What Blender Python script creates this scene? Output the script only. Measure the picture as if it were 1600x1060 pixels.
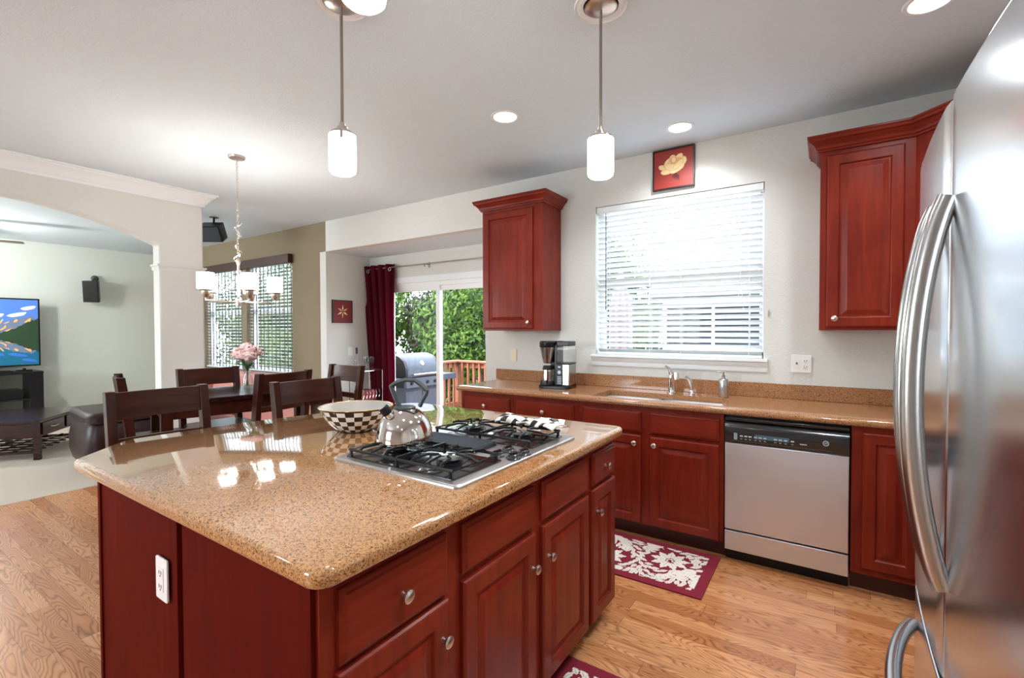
import bpy, math, random
from math import sin, cos, pi, radians, sqrt
from mathutils import Vector, Matrix
random.seed(7)
scene = bpy.context.scene
for o in list(bpy.data.objects):
    bpy.data.objects.remove(o)
COL = scene.collection

# ------------------------------------------------------------------ camera
YAW, PITCH, ROLL, CH, FPX = radians(33.701), radians(1.137), radians(-0.145), 1.3806, 737.85
fw = Vector((-sin(YAW)*cos(PITCH), cos(YAW)*cos(PITCH), -sin(PITCH)))
rt = Vector((cos(YAW), sin(YAW), 0)); up = rt.cross(fw)
r2 = rt*cos(ROLL)+up*sin(ROLL); u2 = -rt*sin(ROLL)+up*cos(ROLL)
cam = bpy.data.cameras.new('camera'); camo = bpy.data.objects.new('camera', cam); COL.objects.link(camo)
m = Matrix(((r2.x, u2.x, -fw.x, 0), (r2.y, u2.y, -fw.y, 0), (r2.z, u2.z, -fw.z, CH), (0, 0, 0, 1)))
camo.matrix_world = m
cam.sensor_fit = 'HORIZONTAL'; cam.sensor_width = 36; cam.lens = FPX/1600*36
cam.clip_start = 0.02; cam.clip_end = 300
scene.camera = camo

# ------------------------------------------------------------------ world, sun, big lights, exposure
SKY_STR, SUN_E = 1.75, 6.0
world = bpy.data.worlds.new('sky'); scene.world = world; world.use_nodes = True
wn = world.node_tree.nodes; wl = world.node_tree.links
bgn = wn['Background']
sky = wn.new('ShaderNodeTexSky'); sky.sky_type = 'NISHITA'; sky.sun_disc = False
sky.sun_elevation = radians(58); sky.sun_rotation = radians(200); sky.dust_density = 2.5; sky.air_density = 1.0
hz = wn.new('ShaderNodeMix'); hz.data_type = 'RGBA'; hz.inputs[0].default_value = 0.55
hz.inputs[7].default_value = (4.7, 5.2, 5.9, 1)
wl.new(sky.outputs[0], hz.inputs[6]); wl.new(hz.outputs[2], bgn.inputs[0])
bgn.inputs[1].default_value = SKY_STR

def light(name, kind, loc, energy, color=(1, 1, 1), rot=(0, 0, 0), size=None, size_y=None, spot=None, blend=.6, r=None):
    l = bpy.data.lights.new(name, kind); l.energy = energy; l.color = color
    o = bpy.data.objects.new(name, l); COL.objects.link(o); o.location = loc; o.rotation_euler = rot
    if size: l.size = size
    if size_y: l.shape = 'RECTANGLE'; l.size_y = size_y
    if spot: l.spot_size = spot; l.spot_blend = blend
    if r is not None: l.shadow_soft_size = r
    return o
sun = light('sun', 'SUN', (0, -5, 12), SUN_E, (1, .95, .86), (radians(32), 0, radians(-22)))
sun.data.angle = radians(1.0)
# unseen fill lamps, added as stand-in daylight at the openings behind the camera
FILL_COL = (.84, .94, 1.0)
light('fill_kitchen_back', 'AREA', (-3.0, -2.78, 1.60), 14, FILL_COL, (radians(90), 0, 0), 1.5, 1.2)
light('fill_family_back', 'AREA', (-7.7, -2.78, 1.60), 45, FILL_COL, (radians(90), 0, 0), 2.5, 1.2)
scene.view_settings.view_transform = 'Standard'
scene.view_settings.look = 'None'
scene.view_settings.gamma = 1.0
scene.view_settings.use_curve_mapping = False
scene.view_settings.exposure = 0.62

# ------------------------------------------------------------------ materials
def srgb(r, g, b):
    f = lambda c: (c/255/12.92) if c/255 <= .04045 else ((c/255+.055)/1.055)**2.4
    return (f(r), f(g), f(b), 1)
def newmat(name):
    mt = bpy.data.materials.new(name); mt.use_nodes = True
    nt = mt.node_tree; return mt, nt, nt.nodes['Principled BSDF']
def plain(name, c, rough=.5, metal=0, coat=0, spec=None, bump=None, emit=None, es=0, trans=0, ior=None, alpha=None, aniso=0):
    mt, nt, b = newmat(name)
    b.inputs['Base Color'].default_value = c if len(c) == 4 else (*c, 1)
    b.inputs['Roughness'].default_value = rough; b.inputs['Metallic'].default_value = metal
    b.inputs['Coat Weight'].default_value = coat; b.inputs['Coat Roughness'].default_value = .05
    if spec is not None: b.inputs['Specular IOR Level'].default_value = spec
    if trans: b.inputs['Transmission Weight'].default_value = trans
    if ior: b.inputs['IOR'].default_value = ior
    if aniso: b.inputs['Anisotropic'].default_value = aniso
    if emit: b.inputs['Emission Color'].default_value = (*emit[:3], 1); b.inputs['Emission Strength'].default_value = es
    # every surface gets a little procedural variation of its own
    tc = nt.nodes.new('ShaderNodeTexCoord'); nz = nt.nodes.new('ShaderNodeTexNoise')
    nz.inputs['Scale'].default_value = bump[0] if bump else 60
    nz.inputs['Detail'].default_value = 3
    nt.links.new(tc.outputs['Object'], nz.inputs['Vector'])
    bp = nt.nodes.new('ShaderNodeBump'); bp.inputs['Strength'].default_value = bump[1] if bump else .015
    bp.inputs['Distance'].default_value = bump[2] if bump and len(bump) > 2 else .002
    nt.links.new(nz.outputs['Fac'], bp.inputs['Height']); nt.links.new(bp.outputs[0], b.inputs['Normal'])
    return mt
class NT:
    def __init__(s, nt): s.nt = nt
    def n(s, t, **k):
        x = s.nt.nodes.new(t)
        for a, v in k.items(): setattr(x, a, v)
        return x
    def l(s, a, b): s.nt.links.new(a, b)
    def math(s, op, a, b=None, c=None):
        x = s.n('ShaderNodeMath', operation=op)
        for i, v in enumerate((a, b, c)):
            if v is None: continue
            if hasattr(v, 'is_output'): s.l(v, x.inputs[i])
            else: x.inputs[i].default_value = v
        return x.outputs[0]
    def ramp(s, fac, stops, interp='LINEAR'):
        x = s.n('ShaderNodeValToRGB'); x.color_ramp.interpolation = interp
        e = x.color_ramp.elements
        e[0].position, e[0].color = stops[0][0], stops[0][1]
        e[1].position, e[1].color = stops[-1][0], stops[-1][1]
        for p, c in stops[1:-1]:
            q = e.new(p); q.color = c
        s.l(fac, x.inputs[0]); return x.outputs[0]
def wood(name, light_c, dark_c, axis='Z', rough=.33, coat=.08, sc=1.0, spec=.22, contrast=(.35, .7)):
    mt, nt, b = newmat(name); N = NT(nt)
    tc = N.n('ShaderNodeTexCoord'); mp = N.n('ShaderNodeMapping')
    s = [14*sc, 14*sc, 14*sc]; s['XYZ'.index(axis)] = 1.1*sc
    mp.inputs['Scale'].default_value = s; N.l(tc.outputs['Object'], mp.inputs[0])
    nz = N.n('ShaderNodeTexNoise'); nz.inputs['Scale'].default_value = 2.2; nz.inputs['Detail'].default_value = 6; nz.inputs['Distortion'].default_value = .6
    N.l(mp.outputs[0], nz.inputs['Vector'])
    nb = N.n('ShaderNodeTexNoise'); nb.inputs['Scale'].default_value = 4.0*sc; nb.inputs['Detail'].default_value = 2
    N.l(tc.outputs['Object'], nb.inputs['Vector'])
    f = N.math('ADD', N.math('MULTIPLY', nz.outputs['Fac'], .6), N.math('MULTIPLY', nb.outputs['Fac'], .4))
    N.l(N.ramp(f, [(contrast[0], dark_c), (contrast[1], light_c)]), b.inputs['Base Color'])
    b.inputs['Roughness'].default_value = rough; b.inputs['Coat Weight'].default_value = coat; b.inputs['Coat Roughness'].default_value = .18; b.inputs['Specular IOR Level'].default_value = spec
    bp = N.n('ShaderNodeBump'); bp.inputs['Strength'].default_value = .05; bp.inputs['Distance'].default_value = .001
    N.l(nz.outputs['Fac'], bp.inputs['Height']); N.l(bp.outputs[0], b.inputs['Normal'])
    return mt
def stucco(name, c, scale, strength, rough=.75, dist=.004):
    mt, nt, b = newmat(name); N = NT(nt)
    tc = N.n('ShaderNodeTexCoord'); nz = N.n('ShaderNodeTexNoise')
    nz.inputs['Scale'].default_value = scale; nz.inputs['Detail'].default_value = 2.5; nz.inputs['Roughness'].default_value = .55
    N.l(tc.outputs['Object'], nz.inputs['Vector'])
    bp = N.n('ShaderNodeBump'); bp.inputs['Strength'].default_value = strength; bp.inputs['Distance'].default_value = dist
    N.l(N.ramp(nz.outputs['Fac'], [(.38, (0, 0, 0, 1)), (.62, (1, 1, 1, 1))]), bp.inputs['Height']); N.l(bp.outputs[0], b.inputs['Normal'])
    b.inputs['Base Color'].default_value = c; b.inputs['Roughness'].default_value = rough
    b.inputs['Specular IOR Level'].default_value = .3
    return mt
def granite(name, cols, rough=.06, coat=.9, spec=.6):
    mt, nt, b = newmat(name); N = NT(nt)
    tc = N.n('ShaderNodeTexCoord')
    v = N.n('ShaderNodeTexVoronoi'); v.inputs['Scale'].default_value = 330; N.l(tc.outputs['Object'], v.inputs['Vector'])
    sep = N.n('ShaderNodeSeparateColor'); N.l(v.outputs['Color'], sep.inputs[0])
    nz = N.n('ShaderNodeTexNoise'); nz.inputs['Scale'].default_value = 90; nz.inputs['Detail'].default_value = 4; N.l(tc.outputs['Object'], nz.inputs['Vector'])
    f = N.math('ADD', N.math('MULTIPLY', sep.outputs[0], .65), N.math('MULTIPLY', nz.outputs['Fac'], .35))
    N.l(N.ramp(f, cols), b.inputs['Base Color'])
    b.inputs['Roughness'].default_value = rough; b.inputs['Coat Weight'].default_value = coat; b.inputs['Coat Roughness'].default_value = .02
    b.inputs['Specular IOR Level'].default_value = spec
    return mt
def oak_floor(name):
    mt, nt, b = newmat(name); N = NT(nt)
    tc = N.n('ShaderNodeTexCoord'); sp = N.n('ShaderNodeSeparateXYZ'); N.l(tc.outputs['Object'], sp.inputs[0])
    W, L = .083, 1.0
    ry = N.math('DIVIDE', sp.outputs[1], W); row = N.math('FLOOR', ry); fy = N.math('FRACT', ry)
    w1 = N.n('ShaderNodeTexWhiteNoise', noise_dimensions='1D'); N.l(row, w1.inputs['W'])
    rx = N.math('ADD', N.math('DIVIDE', sp.outputs[0], L), N.math('MULTIPLY', w1.outputs['Value'], 7.3))
    colm = N.math('FLOOR', rx); fx = N.math('FRACT', rx)
    cb = N.n('ShaderNodeCombineXYZ'); N.l(row, cb.inputs[0]); N.l(colm, cb.inputs[1])
    w2 = N.n('ShaderNodeTexWhiteNoise', noise_dimensions='3D'); N.l(cb.outputs[0], w2.inputs['Vector'])
    pid = w2.outputs['Value']
    # cathedral grain: contour lines of a stretched noise
    gv = N.n('ShaderNodeCombineXYZ'); N.l(N.math('MULTIPLY', sp.outputs[0], 1.5), gv.inputs[0])
    N.l(N.math('MULTIPLY', sp.outputs[1], 11.0), gv.inputs[1]); N.l(N.math('MULTIPLY', pid, 37.0), gv.inputs[2])
    g = N.n('ShaderNodeTexNoise'); g.inputs['Scale'].default_value = 1.0; g.inputs['Detail'].default_value = 1.2; g.inputs['Distortion'].default_value = .3
    N.l(gv.outputs[0], g.inputs['Vector'])
    rings = N.math('PINGPONG', N.math('MULTIPLY', g.outputs['Fac'], 26.0), .5)
    fv = N.n('ShaderNodeCombineXYZ'); N.l(N.math('MULTIPLY', sp.outputs[0], 6), fv.inputs[0]); N.l(N.math('MULTIPLY', sp.outputs[1], 130), fv.inputs[1]); N.l(pid, fv.inputs[2])
    fn = N.n('ShaderNodeTexNoise'); fn.inputs['Scale'].default_value = 1.0; fn.inputs['Detail'].default_value = 2; N.l(fv.outputs[0], fn.inputs['Vector'])
    base = N.ramp(pid, [(0, srgb(192, 126, 80)), (.35, srgb(220, 154, 102)), (.7, srgb(232, 170, 118)), (1, srgb(204, 140, 92))])
    gm = N.ramp(rings, [(.0, (.30, .22, .17, 1)), (.2, (.80, .74, .68, 1)), (.6, (1, 1, 1, 1))])
    fm = N.ramp(fn.outputs['Fac'], [(.3, (.82, .78, .74, 1)), (.6, (1, 1, 1, 1))])
    m1 = N.n('ShaderNodeMix', data_type='RGBA', blend_type='MULTIPLY'); m1.inputs[0].default_value = .75; N.l(base, m1.inputs[6]); N.l(gm, m1.inputs[7])
    m2 = N.n('ShaderNodeMix', data_type='RGBA', blend_type='MULTIPLY'); m2.inputs[0].default_value = .8; N.l(m1.outputs[2], m2.inputs[6]); N.l(fm, m2.inputs[7])
    ey = N.math('MINIMUM', fy, N.math('SUBTRACT', 1.0, fy)); ex = N.math('MINIMUM', fx, N.math('SUBTRACT', 1.0, fx))
    gap = N.math('MAXIMUM', N.math('LESS_THAN', ey, .012), N.math('LESS_THAN', ex, .0012))
    m3 = N.n('ShaderNodeMix', data_type='RGBA'); N.l(N.math('MULTIPLY', gap, .6), m3.inputs[0]); N.l(m2.outputs[2], m3.inputs[6]); m3.inputs[7].default_value = srgb(80, 46, 24)
    N.l(m3.outputs[2], b.inputs['Base Color'])
    b.inputs['Roughness'].default_value = .26; b.inputs['Coat Weight'].default_value = .1; b.inputs['Coat Roughness'].default_value = .12; b.inputs['Specular IOR Level'].default_value = .35
    bp = N.n('ShaderNodeBump'); bp.inputs['Strength'].default_value = .12; bp.inputs['Distance'].default_value = .001
    N.l(N.math('SUBTRACT', rings, gap), bp.inputs['Height']); N.l(bp.outputs[0], b.inputs['Normal'])
    return mt
def brushed(name, c, rough=.22, axis='Z', amt=.12):
    mt, nt, b = newmat(name); N = NT(nt)
    tc = N.n('ShaderNodeTexCoord'); mp = N.n('ShaderNodeMapping'); s = [260, 260, 260]; s['XYZ'.index(axis)] = 3
    mp.inputs['Scale'].default_value = s; N.l(tc.outputs['Object'], mp.inputs[0])
    nz = N.n('ShaderNodeTexNoise'); nz.inputs['Scale'].default_value = 1; nz.inputs['Detail'].default_value = 3; N.l(mp.outputs[0], nz.inputs['Vector'])
    N.l(N.math('ADD', rough-amt/2, N.math('MULTIPLY', nz.outputs['Fac'], amt)), b.inputs['Roughness'])
    b.inputs['Base Color'].default_value = c; b.inputs['Metallic'].default_value = 1
    bp = N.n('ShaderNodeBump'); bp.inputs['Strength'].default_value = .004; bp.inputs['Distance'].default_value = .0002
    N.l(nz.outputs['Fac'], bp.inputs['Height']); N.l(bp.outputs[0], b.inputs['Normal'])
    return mt
def translucent(name, c, t=.4, rough=.6, tc_=None):
    mt, nt, b = newmat(name); N = NT(nt)
    b.inputs['Base Color'].default_value = c; b.inputs['Roughness'].default_value = rough; b.inputs['Specular IOR Level'].default_value = .15
    tr = N.n('ShaderNodeBsdfTranslucent'); tr.inputs[0].default_value = tc_ or c
    mx = N.n('ShaderNodeMixShader'); mx.inputs[0].default_value = t
    N.l(b.outputs[0], mx.inputs[1]); N.l(tr.outputs[0], mx.inputs[2]); N.l(mx.outputs[0], nt.nodes['Material Output'].inputs[0])
    nz = N.n('ShaderNodeTexNoise'); nz.inputs['Scale'].default_value = 200
    bp = N.n('ShaderNodeBump'); bp.inputs['Strength'].default_value = .05; N.l(nz.outputs['Fac'], bp.inputs['Height']); N.l(bp.outputs[0], b.inputs['Normal'])
    return mt
def glass(name, tint=(1, 1, 1, 1), refl=.01):
    mt, nt, b = newmat(name); N = NT(nt)
    tr = N.n('ShaderNodeBsdfTransparent'); tr.inputs[0].default_value = tint
    gl = N.n('ShaderNodeBsdfGlossy'); gl.inputs['Roughness'].default_value = .01
    lw = N.n('ShaderNodeLayerWeight'); lw.inputs[0].default_value = .25
    mx = N.n('ShaderNodeMixShader'); N.l(N.math('MULTIPLY_ADD', lw.outputs['Fresnel'], .2, refl), mx.inputs[0])
    N.l(tr.outputs[0], mx.inputs[1]); N.l(gl.outputs[0], mx.inputs[2]); N.l(mx.outputs[0], nt.nodes['Material Output'].inputs[0])
    return mt
M_ = {}
M_['wall'] = stucco('cream_wall_paint', srgb(214, 214, 208), 70, .2)
M_['tan'] = stucco('tan_wall_paint', srgb(138, 124, 100), 70, .3)
M_['family'] = stucco('pale_green_grey_paint', srgb(222, 228, 220), 70, .25)
M_['ceil'] = stucco('ceiling_texture_paint', srgb(214, 226, 233), 95, .22)
M_['white'] = plain('white_trim_paint', srgb(232, 237, 238), .35)
M_['vinyl'] = plain('white_vinyl', srgb(238, 240, 240), .3)
M_['floor'] = oak_floor('oak_strip_floor')
M_['carpet'] = plain('beige_carpet', srgb(208, 192, 172), .95, bump=(220, .9, .01))
CH1, CH2 = (.255, .027, .011, 1), (.145, .012, .0055, 1)
M_['cherry'] = wood('cherry_wood_vertical', CH1, CH2, 'Z')
M_['cherryx'] = wood('cherry_wood_horizontal', CH1, CH2, 'X')
M_['cherry_shaded'] = wood('cherry_shaded_panel', (.115, .008, .0035, 1), (.08, .005, .003, 1), 'Z', rough=.6, coat=0, spec=.04)  # weak light on the island end painted in as darker cherry
M_['toe'] = plain('dark_toe_kick', (.06, .012, .008), .4)
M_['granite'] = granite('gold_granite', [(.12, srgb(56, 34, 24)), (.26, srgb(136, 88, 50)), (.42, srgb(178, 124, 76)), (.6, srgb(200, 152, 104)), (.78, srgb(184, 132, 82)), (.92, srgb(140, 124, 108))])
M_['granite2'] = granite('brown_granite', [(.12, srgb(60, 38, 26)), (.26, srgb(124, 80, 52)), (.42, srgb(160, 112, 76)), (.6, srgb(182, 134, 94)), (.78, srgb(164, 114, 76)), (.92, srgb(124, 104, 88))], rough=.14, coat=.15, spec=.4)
M_['steel'] = brushed('brushed_stainless', (.74, .80, .87, 1), .45, 'Z', .03)
M_['steelv'] = brushed('brushed_stainless_vertical', (.46, .46, .455, 1), .24, 'Z', .02)
M_['fridge'] = brushed('fridge_stainless', (.66, .68, .70, 1), .20, 'Z', .02)
M_['sinks'] = plain('satin_sink_steel', (.82, .82, .82), .38, 1)
M_['steelt'] = brushed('cooktop_stainless', (.58, .57, .56, 1), .30, 'X', .03)
M_['chrome'] = plain('polished_chrome', (.78, .78, .78), .06, 1)
M_['kettle'] = plain('mirror_steel', (.72, .68, .64), .07, 1)
M_['nickel'] = plain('satin_nickel', (.62, .57, .52), .28, 1)
M_['bronze'] = plain('dull_nickel_rod', (.36, .31, .27), .35, 1)
M_['black'] = plain('black_enamel', (.012, .012, .013), .18, coat=.5)
M_['iron'] = plain('cast_iron', (.010, .010, .011), .30, spec=.35, bump=(200, .1))
M_['blackp'] = plain('black_plastic', (.010, .010, .011), .3, spec=.3)
M_['grayp'] = plain('dark_grey_rubber', (.055, .068, .075), .42)
M_['cap'] = plain('burner_cap', (.10, .13, .12), .10, coat=1)
M_['espresso'] = wood('espresso_wood', (.085, .020, .009, 1), (.030, .007, .004, 1), 'X', rough=.32, coat=.15)
M_['espressoz'] = wood('espresso_wood_post', (.068, .015, .008, 1), (.026, .007, .004, 1), 'Z', rough=.32, coat=.15)
M_['darkt'] = wood('dark_furniture_wood', (.040, .010, .008, 1), (.016, .005, .004, 1), 'X', rough=.2, coat=.4)
M_['leather'] = plain('dark_brown_leather', (.022, .007, .005), .42, spec=.3, bump=(90, .25))
M_['rose'] = plain('rose_leather', srgb(205, 142, 130), .5, bump=(60, .2))
M_['burg'] = translucent('burgundy_cloth', srgb(92, 18, 36), .5, .8, srgb(170, 44, 92))
M_['slat'] = translucent('white_slat', srgb(232, 235, 236), .10, .45)
M_['slat2'] = plain('white_window_slat', srgb(232, 236, 236), .5)
M_['slat3'] = translucent('bright_window_slat', srgb(240, 244, 242), .55, .5)
M_['tape'] = plain('grey_brown_tape', srgb(105, 92, 88), .8)
M_['valance'] = plain('brown_valance', srgb(64, 36, 28), .4)
M_['glass'] = glass('clear_glass')
M_['glasst'] = glass('tinted_clear_glass', (.93, .95, .96, 1), .03)
M_['shade'] = plain('frosted_glass_lit', (1, .97, .92), .4, emit=(.96, .98, 1), es=13.0)
M_['shadet'] = plain('frosted_glass_rim', (.95, .92, .86), .3, emit=(1, .92, .82), es=1.5)
M_['shadec'] = plain('frosted_chandelier_glass_lit', (1, .97, .92), .4, emit=(1, .98, .95), es=15.0)
M_['bulb'] = plain('lit_downlight', (1, 1, 1), .5, emit=(1, .94, .85), es=14)
M_['linen'] = translucent('linen_lampshade', srgb(190, 165, 130), .3)
M_['rug'] = plain('burgundy_rug', srgb(128, 20, 42), .9, bump=(300, .5))
M_['cream'] = plain('cream_rug_pile', srgb(232, 222, 208), .9, bump=(300, .5))
M_['plate'] = plain('white_wall_plate', srgb(240, 238, 235), .3)
M_['plateiv'] = plain('ivory_wall_plate', srgb(228, 216, 186), .3)
M_['slot'] = plain('dark_slot', (.03, .03, .03), .6)
M_['deck'] = wood('redwood_deck', srgb(134, 84, 58), srgb(92, 52, 34), 'Z', .7, 0)
M_['deckx'] = wood('redwood_rail', srgb(146, 94, 68), srgb(104, 60, 42), 'X', .7, 0)
M_['leaf1'] = translucent('bright_green_leaves', srgb(60, 84, 20), .35, .5)
M_['leaf2'] = translucent('deep_green_leaves', srgb(20, 44, 9), .3, .5)
M_['leaf3'] = translucent('purple_green_leaves', srgb(34, 28, 28), .25, .6)
M_['bark'] = plain('bark', srgb(90, 72, 58), .9, bump=(20, .6, .02))
M_['grass'] = plain('lawn', srgb(88, 116, 52), .95, bump=(40, .8, .05))
M_['siding'] = plain('pale_siding', srgb(118, 118, 118), .8, spec=.1)
M_['roof'] = plain('grey_shingles', srgb(56, 56, 58), .9, bump=(30, .6, .02))
M_['dglass'] = plain('dark_window_glass', srgb(34, 38, 40), .5, spec=.1)
M_['grill'] = plain('grill_silver_enamel', srgb(66, 70, 76), .5, spec=.2)
M_['grillg'] = plain('grill_grey_paint', srgb(60, 64, 70), .6, spec=.15)
M_['umb'] = plain('grey_canvas', srgb(96, 88, 90), .9)
M_['artred'] = plain('red_painted_canvas', srgb(150, 46, 36), .5, bump=(40, .4))
M_['artred2'] = plain('dark_red_painted_canvas', srgb(120, 26, 28), .6, bump=(40, .2))
M_['petal'] = plain('cream_petal_paint', srgb(238, 214, 160), .6)
M_['petal2'] = plain('peach_petal_paint', srgb(224, 172, 118), .6)
M_['green'] = plain('stem_green', srgb(66, 110, 48), .6)
M_['peony'] = plain('pale_pink_petals', srgb(242, 206, 202), .8, spec=.2)
M_['enamelw'] = plain('white_enamel', srgb(238, 234, 224), .15, coat=.6)
M_['enamelb'] = plain('black_checks', (.012, .012, .012), .15, coat=.6)
M_['gold'] = plain('gold_rim', (.75, .5, .2), .25, 1)
M_['yellow'] = plain('lemon_peel', srgb(240, 205, 70), .5)
M_['frame'] = plain('dark_brown_frame', srgb(38, 14, 12), .4)
M_['label'] = plain('pale_print', srgb(190, 200, 205), .5)
M_['labelb'] = plain('teal_print', srgb(70, 98, 108), .4)

# ------------------------------------------------------------------ mesh building
class MB:
    def __init__(s): s.v = []; s.f = []; s.m = []
    def add(s, vs, fs, mi=0):
        b = len(s.v); s.v += [tuple(v) for v in vs]; s.f += [tuple(b+i for i in f) for f in fs]; s.m += [mi]*len(fs); return s
    def box(s, x0, x1, y0, y1, z0, z1, mi=0):
        return s.add([(x0, y0, z0), (x1, y0, z0), (x1, y1, z0), (x0, y1, z0), (x0, y0, z1), (x1, y0, z1), (x1, y1, z1), (x0, y1, z1)],
                     [(0, 3, 2, 1), (4, 5, 6, 7), (0, 1, 5, 4), (1, 2, 6, 5), (2, 3, 7, 6), (3, 0, 4, 7)], mi)
    def tube(s, pts, r, n=10, closed=False, mi=0, caps=True, flat=None):
        P = [Vector(p) for p in pts]; k = len(P)
        R = r if hasattr(r, '__len__') else [r]*k
        T = []
        for i in range(k):
            a = P[(i-1) % k] if (closed or i > 0) else P[i]; b = P[(i+1) % k] if (closed or i < k-1) else P[i]
            T.append((b-a).normalized())
        ref = Vector((0, 0, 1)) if abs(T[0].z) < .9 else Vector((1, 0, 0))
        u = T[0].cross(ref).normalized(); rings = []
        for i in range(k):
            u = (u - T[i]*u.dot(T[i])).normalized(); w = T[i].cross(u)
            fx, fy = flat if flat else (1, 1)
            rings.append([P[i]+(u*cos(2*pi*j/n)*fx+w*sin(2*pi*j/n)*fy)*R[i] for j in range(n)])
        vs = [p for q in rings for p in q]; fs = []
        for i in range(k if closed else k-1):
            for j in range(n):
                a, b = i*n+j, i*n+(j+1) % n; c = ((i+1) % k)*n+(j+1) % n; d = ((i+1) % k)*n+j
                fs.append((a, b, c, d))
        if caps and not closed: fs += [tuple(reversed(range(n))), tuple(range((k-1)*n, k*n))]
        return s.add(vs, fs, mi)
    def cyl(s, p0, p1, r, r1=None, n=20, mi=0): return s.tube([p0, p1], [r, r if r1 is None else r1], n, mi=mi)
    def lathe(s, prof, n=32, c=(0, 0, 0), mi=0, mf=None, M=None):
        vs = []; fs = []; ms = []
        for (r, z) in prof:
            for j in range(n):
                a = 2*pi*j/n; p = Vector((r*cos(a), r*sin(a), z))
                if M: p = M @ p
                vs.append((p.x+c[0], p.y+c[1], p.z+c[2]))
        for i in range(len(prof)-1):
            for j in range(n):
                fs.append((i*n+j, i*n+(j+1) % n, (i+1)*n+(j+1) % n, (i+1)*n+j)); ms.append(mf(i, j) if mf else mi)
        b = len(s.f); s.add(vs, fs, mi); s.m[b:] = ms
        if prof[0][0] > 1e-5: s.add(vs[:n], [tuple(reversed(range(n)))], ms[0])
        if prof[-1][0] > 1e-5: s.add(vs[-n:], [tuple(range(n))], ms[-1])
        return s
    def prism(s, poly, a0, a1, axis='Z', mi=0):
        def P(p, a):
            if axis == 'Z': return (p[0], p[1], a)
            if axis == 'X': return (a, p[0], p[1])
            return (p[0], a, p[1])
        n = len(poly); vs = [P(p, a0) for p in poly]+[P(p, a1) for p in poly]
        fs = [tuple(reversed(range(n))), tuple(range(n, 2*n))]+[(i, (i+1) % n, n+(i+1) % n, n+i) for i in range(n)]
        return s.add(vs, fs, mi)
    def grid(s, fn, nu, nv, mi=0):
        vs = [fn(i/nu, j/nv) for j in range(nv+1) for i in range(nu+1)]
        return s.add(vs, [(j*(nu+1)+i, j*(nu+1)+i+1, (j+1)*(nu+1)+i+1, (j+1)*(nu+1)+i) for j in range(nv) for i in range(nu)], mi)
    def ball(s, c, rx, ry=None, rz=None, n=20, k=12, mi=0):
        ry = ry or rx; rz = rz or rx
        vs = []; fs = []
        for i in range(k+1):
            t = pi*i/k
            for j in range(n):
                a = 2*pi*j/n; vs.append((c[0]+rx*sin(t)*cos(a), c[1]+ry*sin(t)*sin(a), c[2]-rz*cos(t)))
        for i in range(k):
            for j in range(n): fs.append((i*n+j, i*n+(j+1) % n, (i+1)*n+(j+1) % n, (i+1)*n+j))
        return s.add(vs, fs, mi)
    def sweep(s, path, prof, closed=False, mi=0):
        # profile (offset to the right-hand side of the path, z) swept along a 2D path with mitred corners
        k = len(path); P = [Vector(p) for p in path]; rows = []
        for i in range(k):
            d0 = (P[i]-P[i-1]).normalized() if (i > 0 or closed) else (P[1]-P[0]).normalized()
            d1 = (P[(i+1) % k]-P[i]).normalized() if (i < k-1 or closed) else d0
            n0 = Vector((d0.y, -d0.x)); n1 = Vector((d1.y, -d1.x)); b = (n0+n1)
            b = b/ max(.2, b.length_squared)*2
            rows.append([(P[i].x+b.x*o, P[i].y+b.y*o, z) for o, z in prof])
        q = len(prof); vs = [p for r in rows for p in r]; fs = []
        for i in range(k if closed else k-1):
            for j in range(q): fs.append((i*q+j, i*q+(j+1) % q, ((i+1) % k)*q+(j+1) % q, ((i+1) % k)*q+j))
        if not closed: fs += [tuple(reversed(range(q))), tuple(range((k-1)*q, k*q))]
        return s.add(vs, fs, mi)

def mk(name, mb, mats, parent=None, loc=(0, 0, 0), rot=(0, 0, 0), smooth=True, bevel=0, seg=2, weld=True):
    me = bpy.data.meshes.new(name); me.from_pydata(mb.v, [], mb.f)
    if isinstance(mats, str): mats = [mats]
    for k in mats: me.materials.append(M_[k])
    if len(mats) > 1: me.polygons.foreach_set('material_index', mb.m)
    import bmesh
    bm = bmesh.new(); bm.from_mesh(me)
    if weld: bmesh.ops.remove_doubles(bm, verts=bm.verts, dist=1e-6)
    bmesh.ops.recalc_face_normals(bm, faces=bm.faces)
    bm.to_mesh(me); bm.free()
    if smooth:
        me.polygons.foreach_set('use_smooth', [True]*len(me.polygons)); me.set_sharp_from_angle(angle=radians(35))
    me.update()
    o = bpy.data.objects.new(name, me); COL.objects.link(o); o.location = loc; o.rotation_euler = rot
    if parent: o.parent = parent
    if bevel:
        b = o.modifiers.new('bevel', 'BEVEL'); b.width = bevel; b.segments = seg; b.limit_method = 'ANGLE'; b.angle_limit = radians(40); b.harden_normals = False
    return o
def thing(name, label, cat, loc=(0, 0, 0), rz=0, group=None):
    o = bpy.data.objects.new(name, None); COL.objects.link(o); o.location = loc; o.rotation_euler = (0, 0, rz); o.empty_display_size = .1
    o['label'] = label; o['category'] = cat
    if group: o['group'] = group
    return o
def tag(o, label, cat, group=None, kind=None):
    o['label'] = label; o['category'] = cat
    if group: o['group'] = group
    if kind: o['kind'] = kind
    return o
def struct(o, label=None):
    o['kind'] = 'structure'
    if label: o['label'] = label
    return o
def dup(root, loc, rz=0, label=None):
    r = root.copy(); COL.objects.link(r); r.location = loc; r.rotation_euler = (0, 0, rz)
    if label: r['label'] = label
    for ch in list(root.children):
        c = ch.copy(); COL.objects.link(c); c.parent = r
        for g in list(ch.children):
            d = g.copy(); COL.objects.link(d); d.parent = c
    return r
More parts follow.
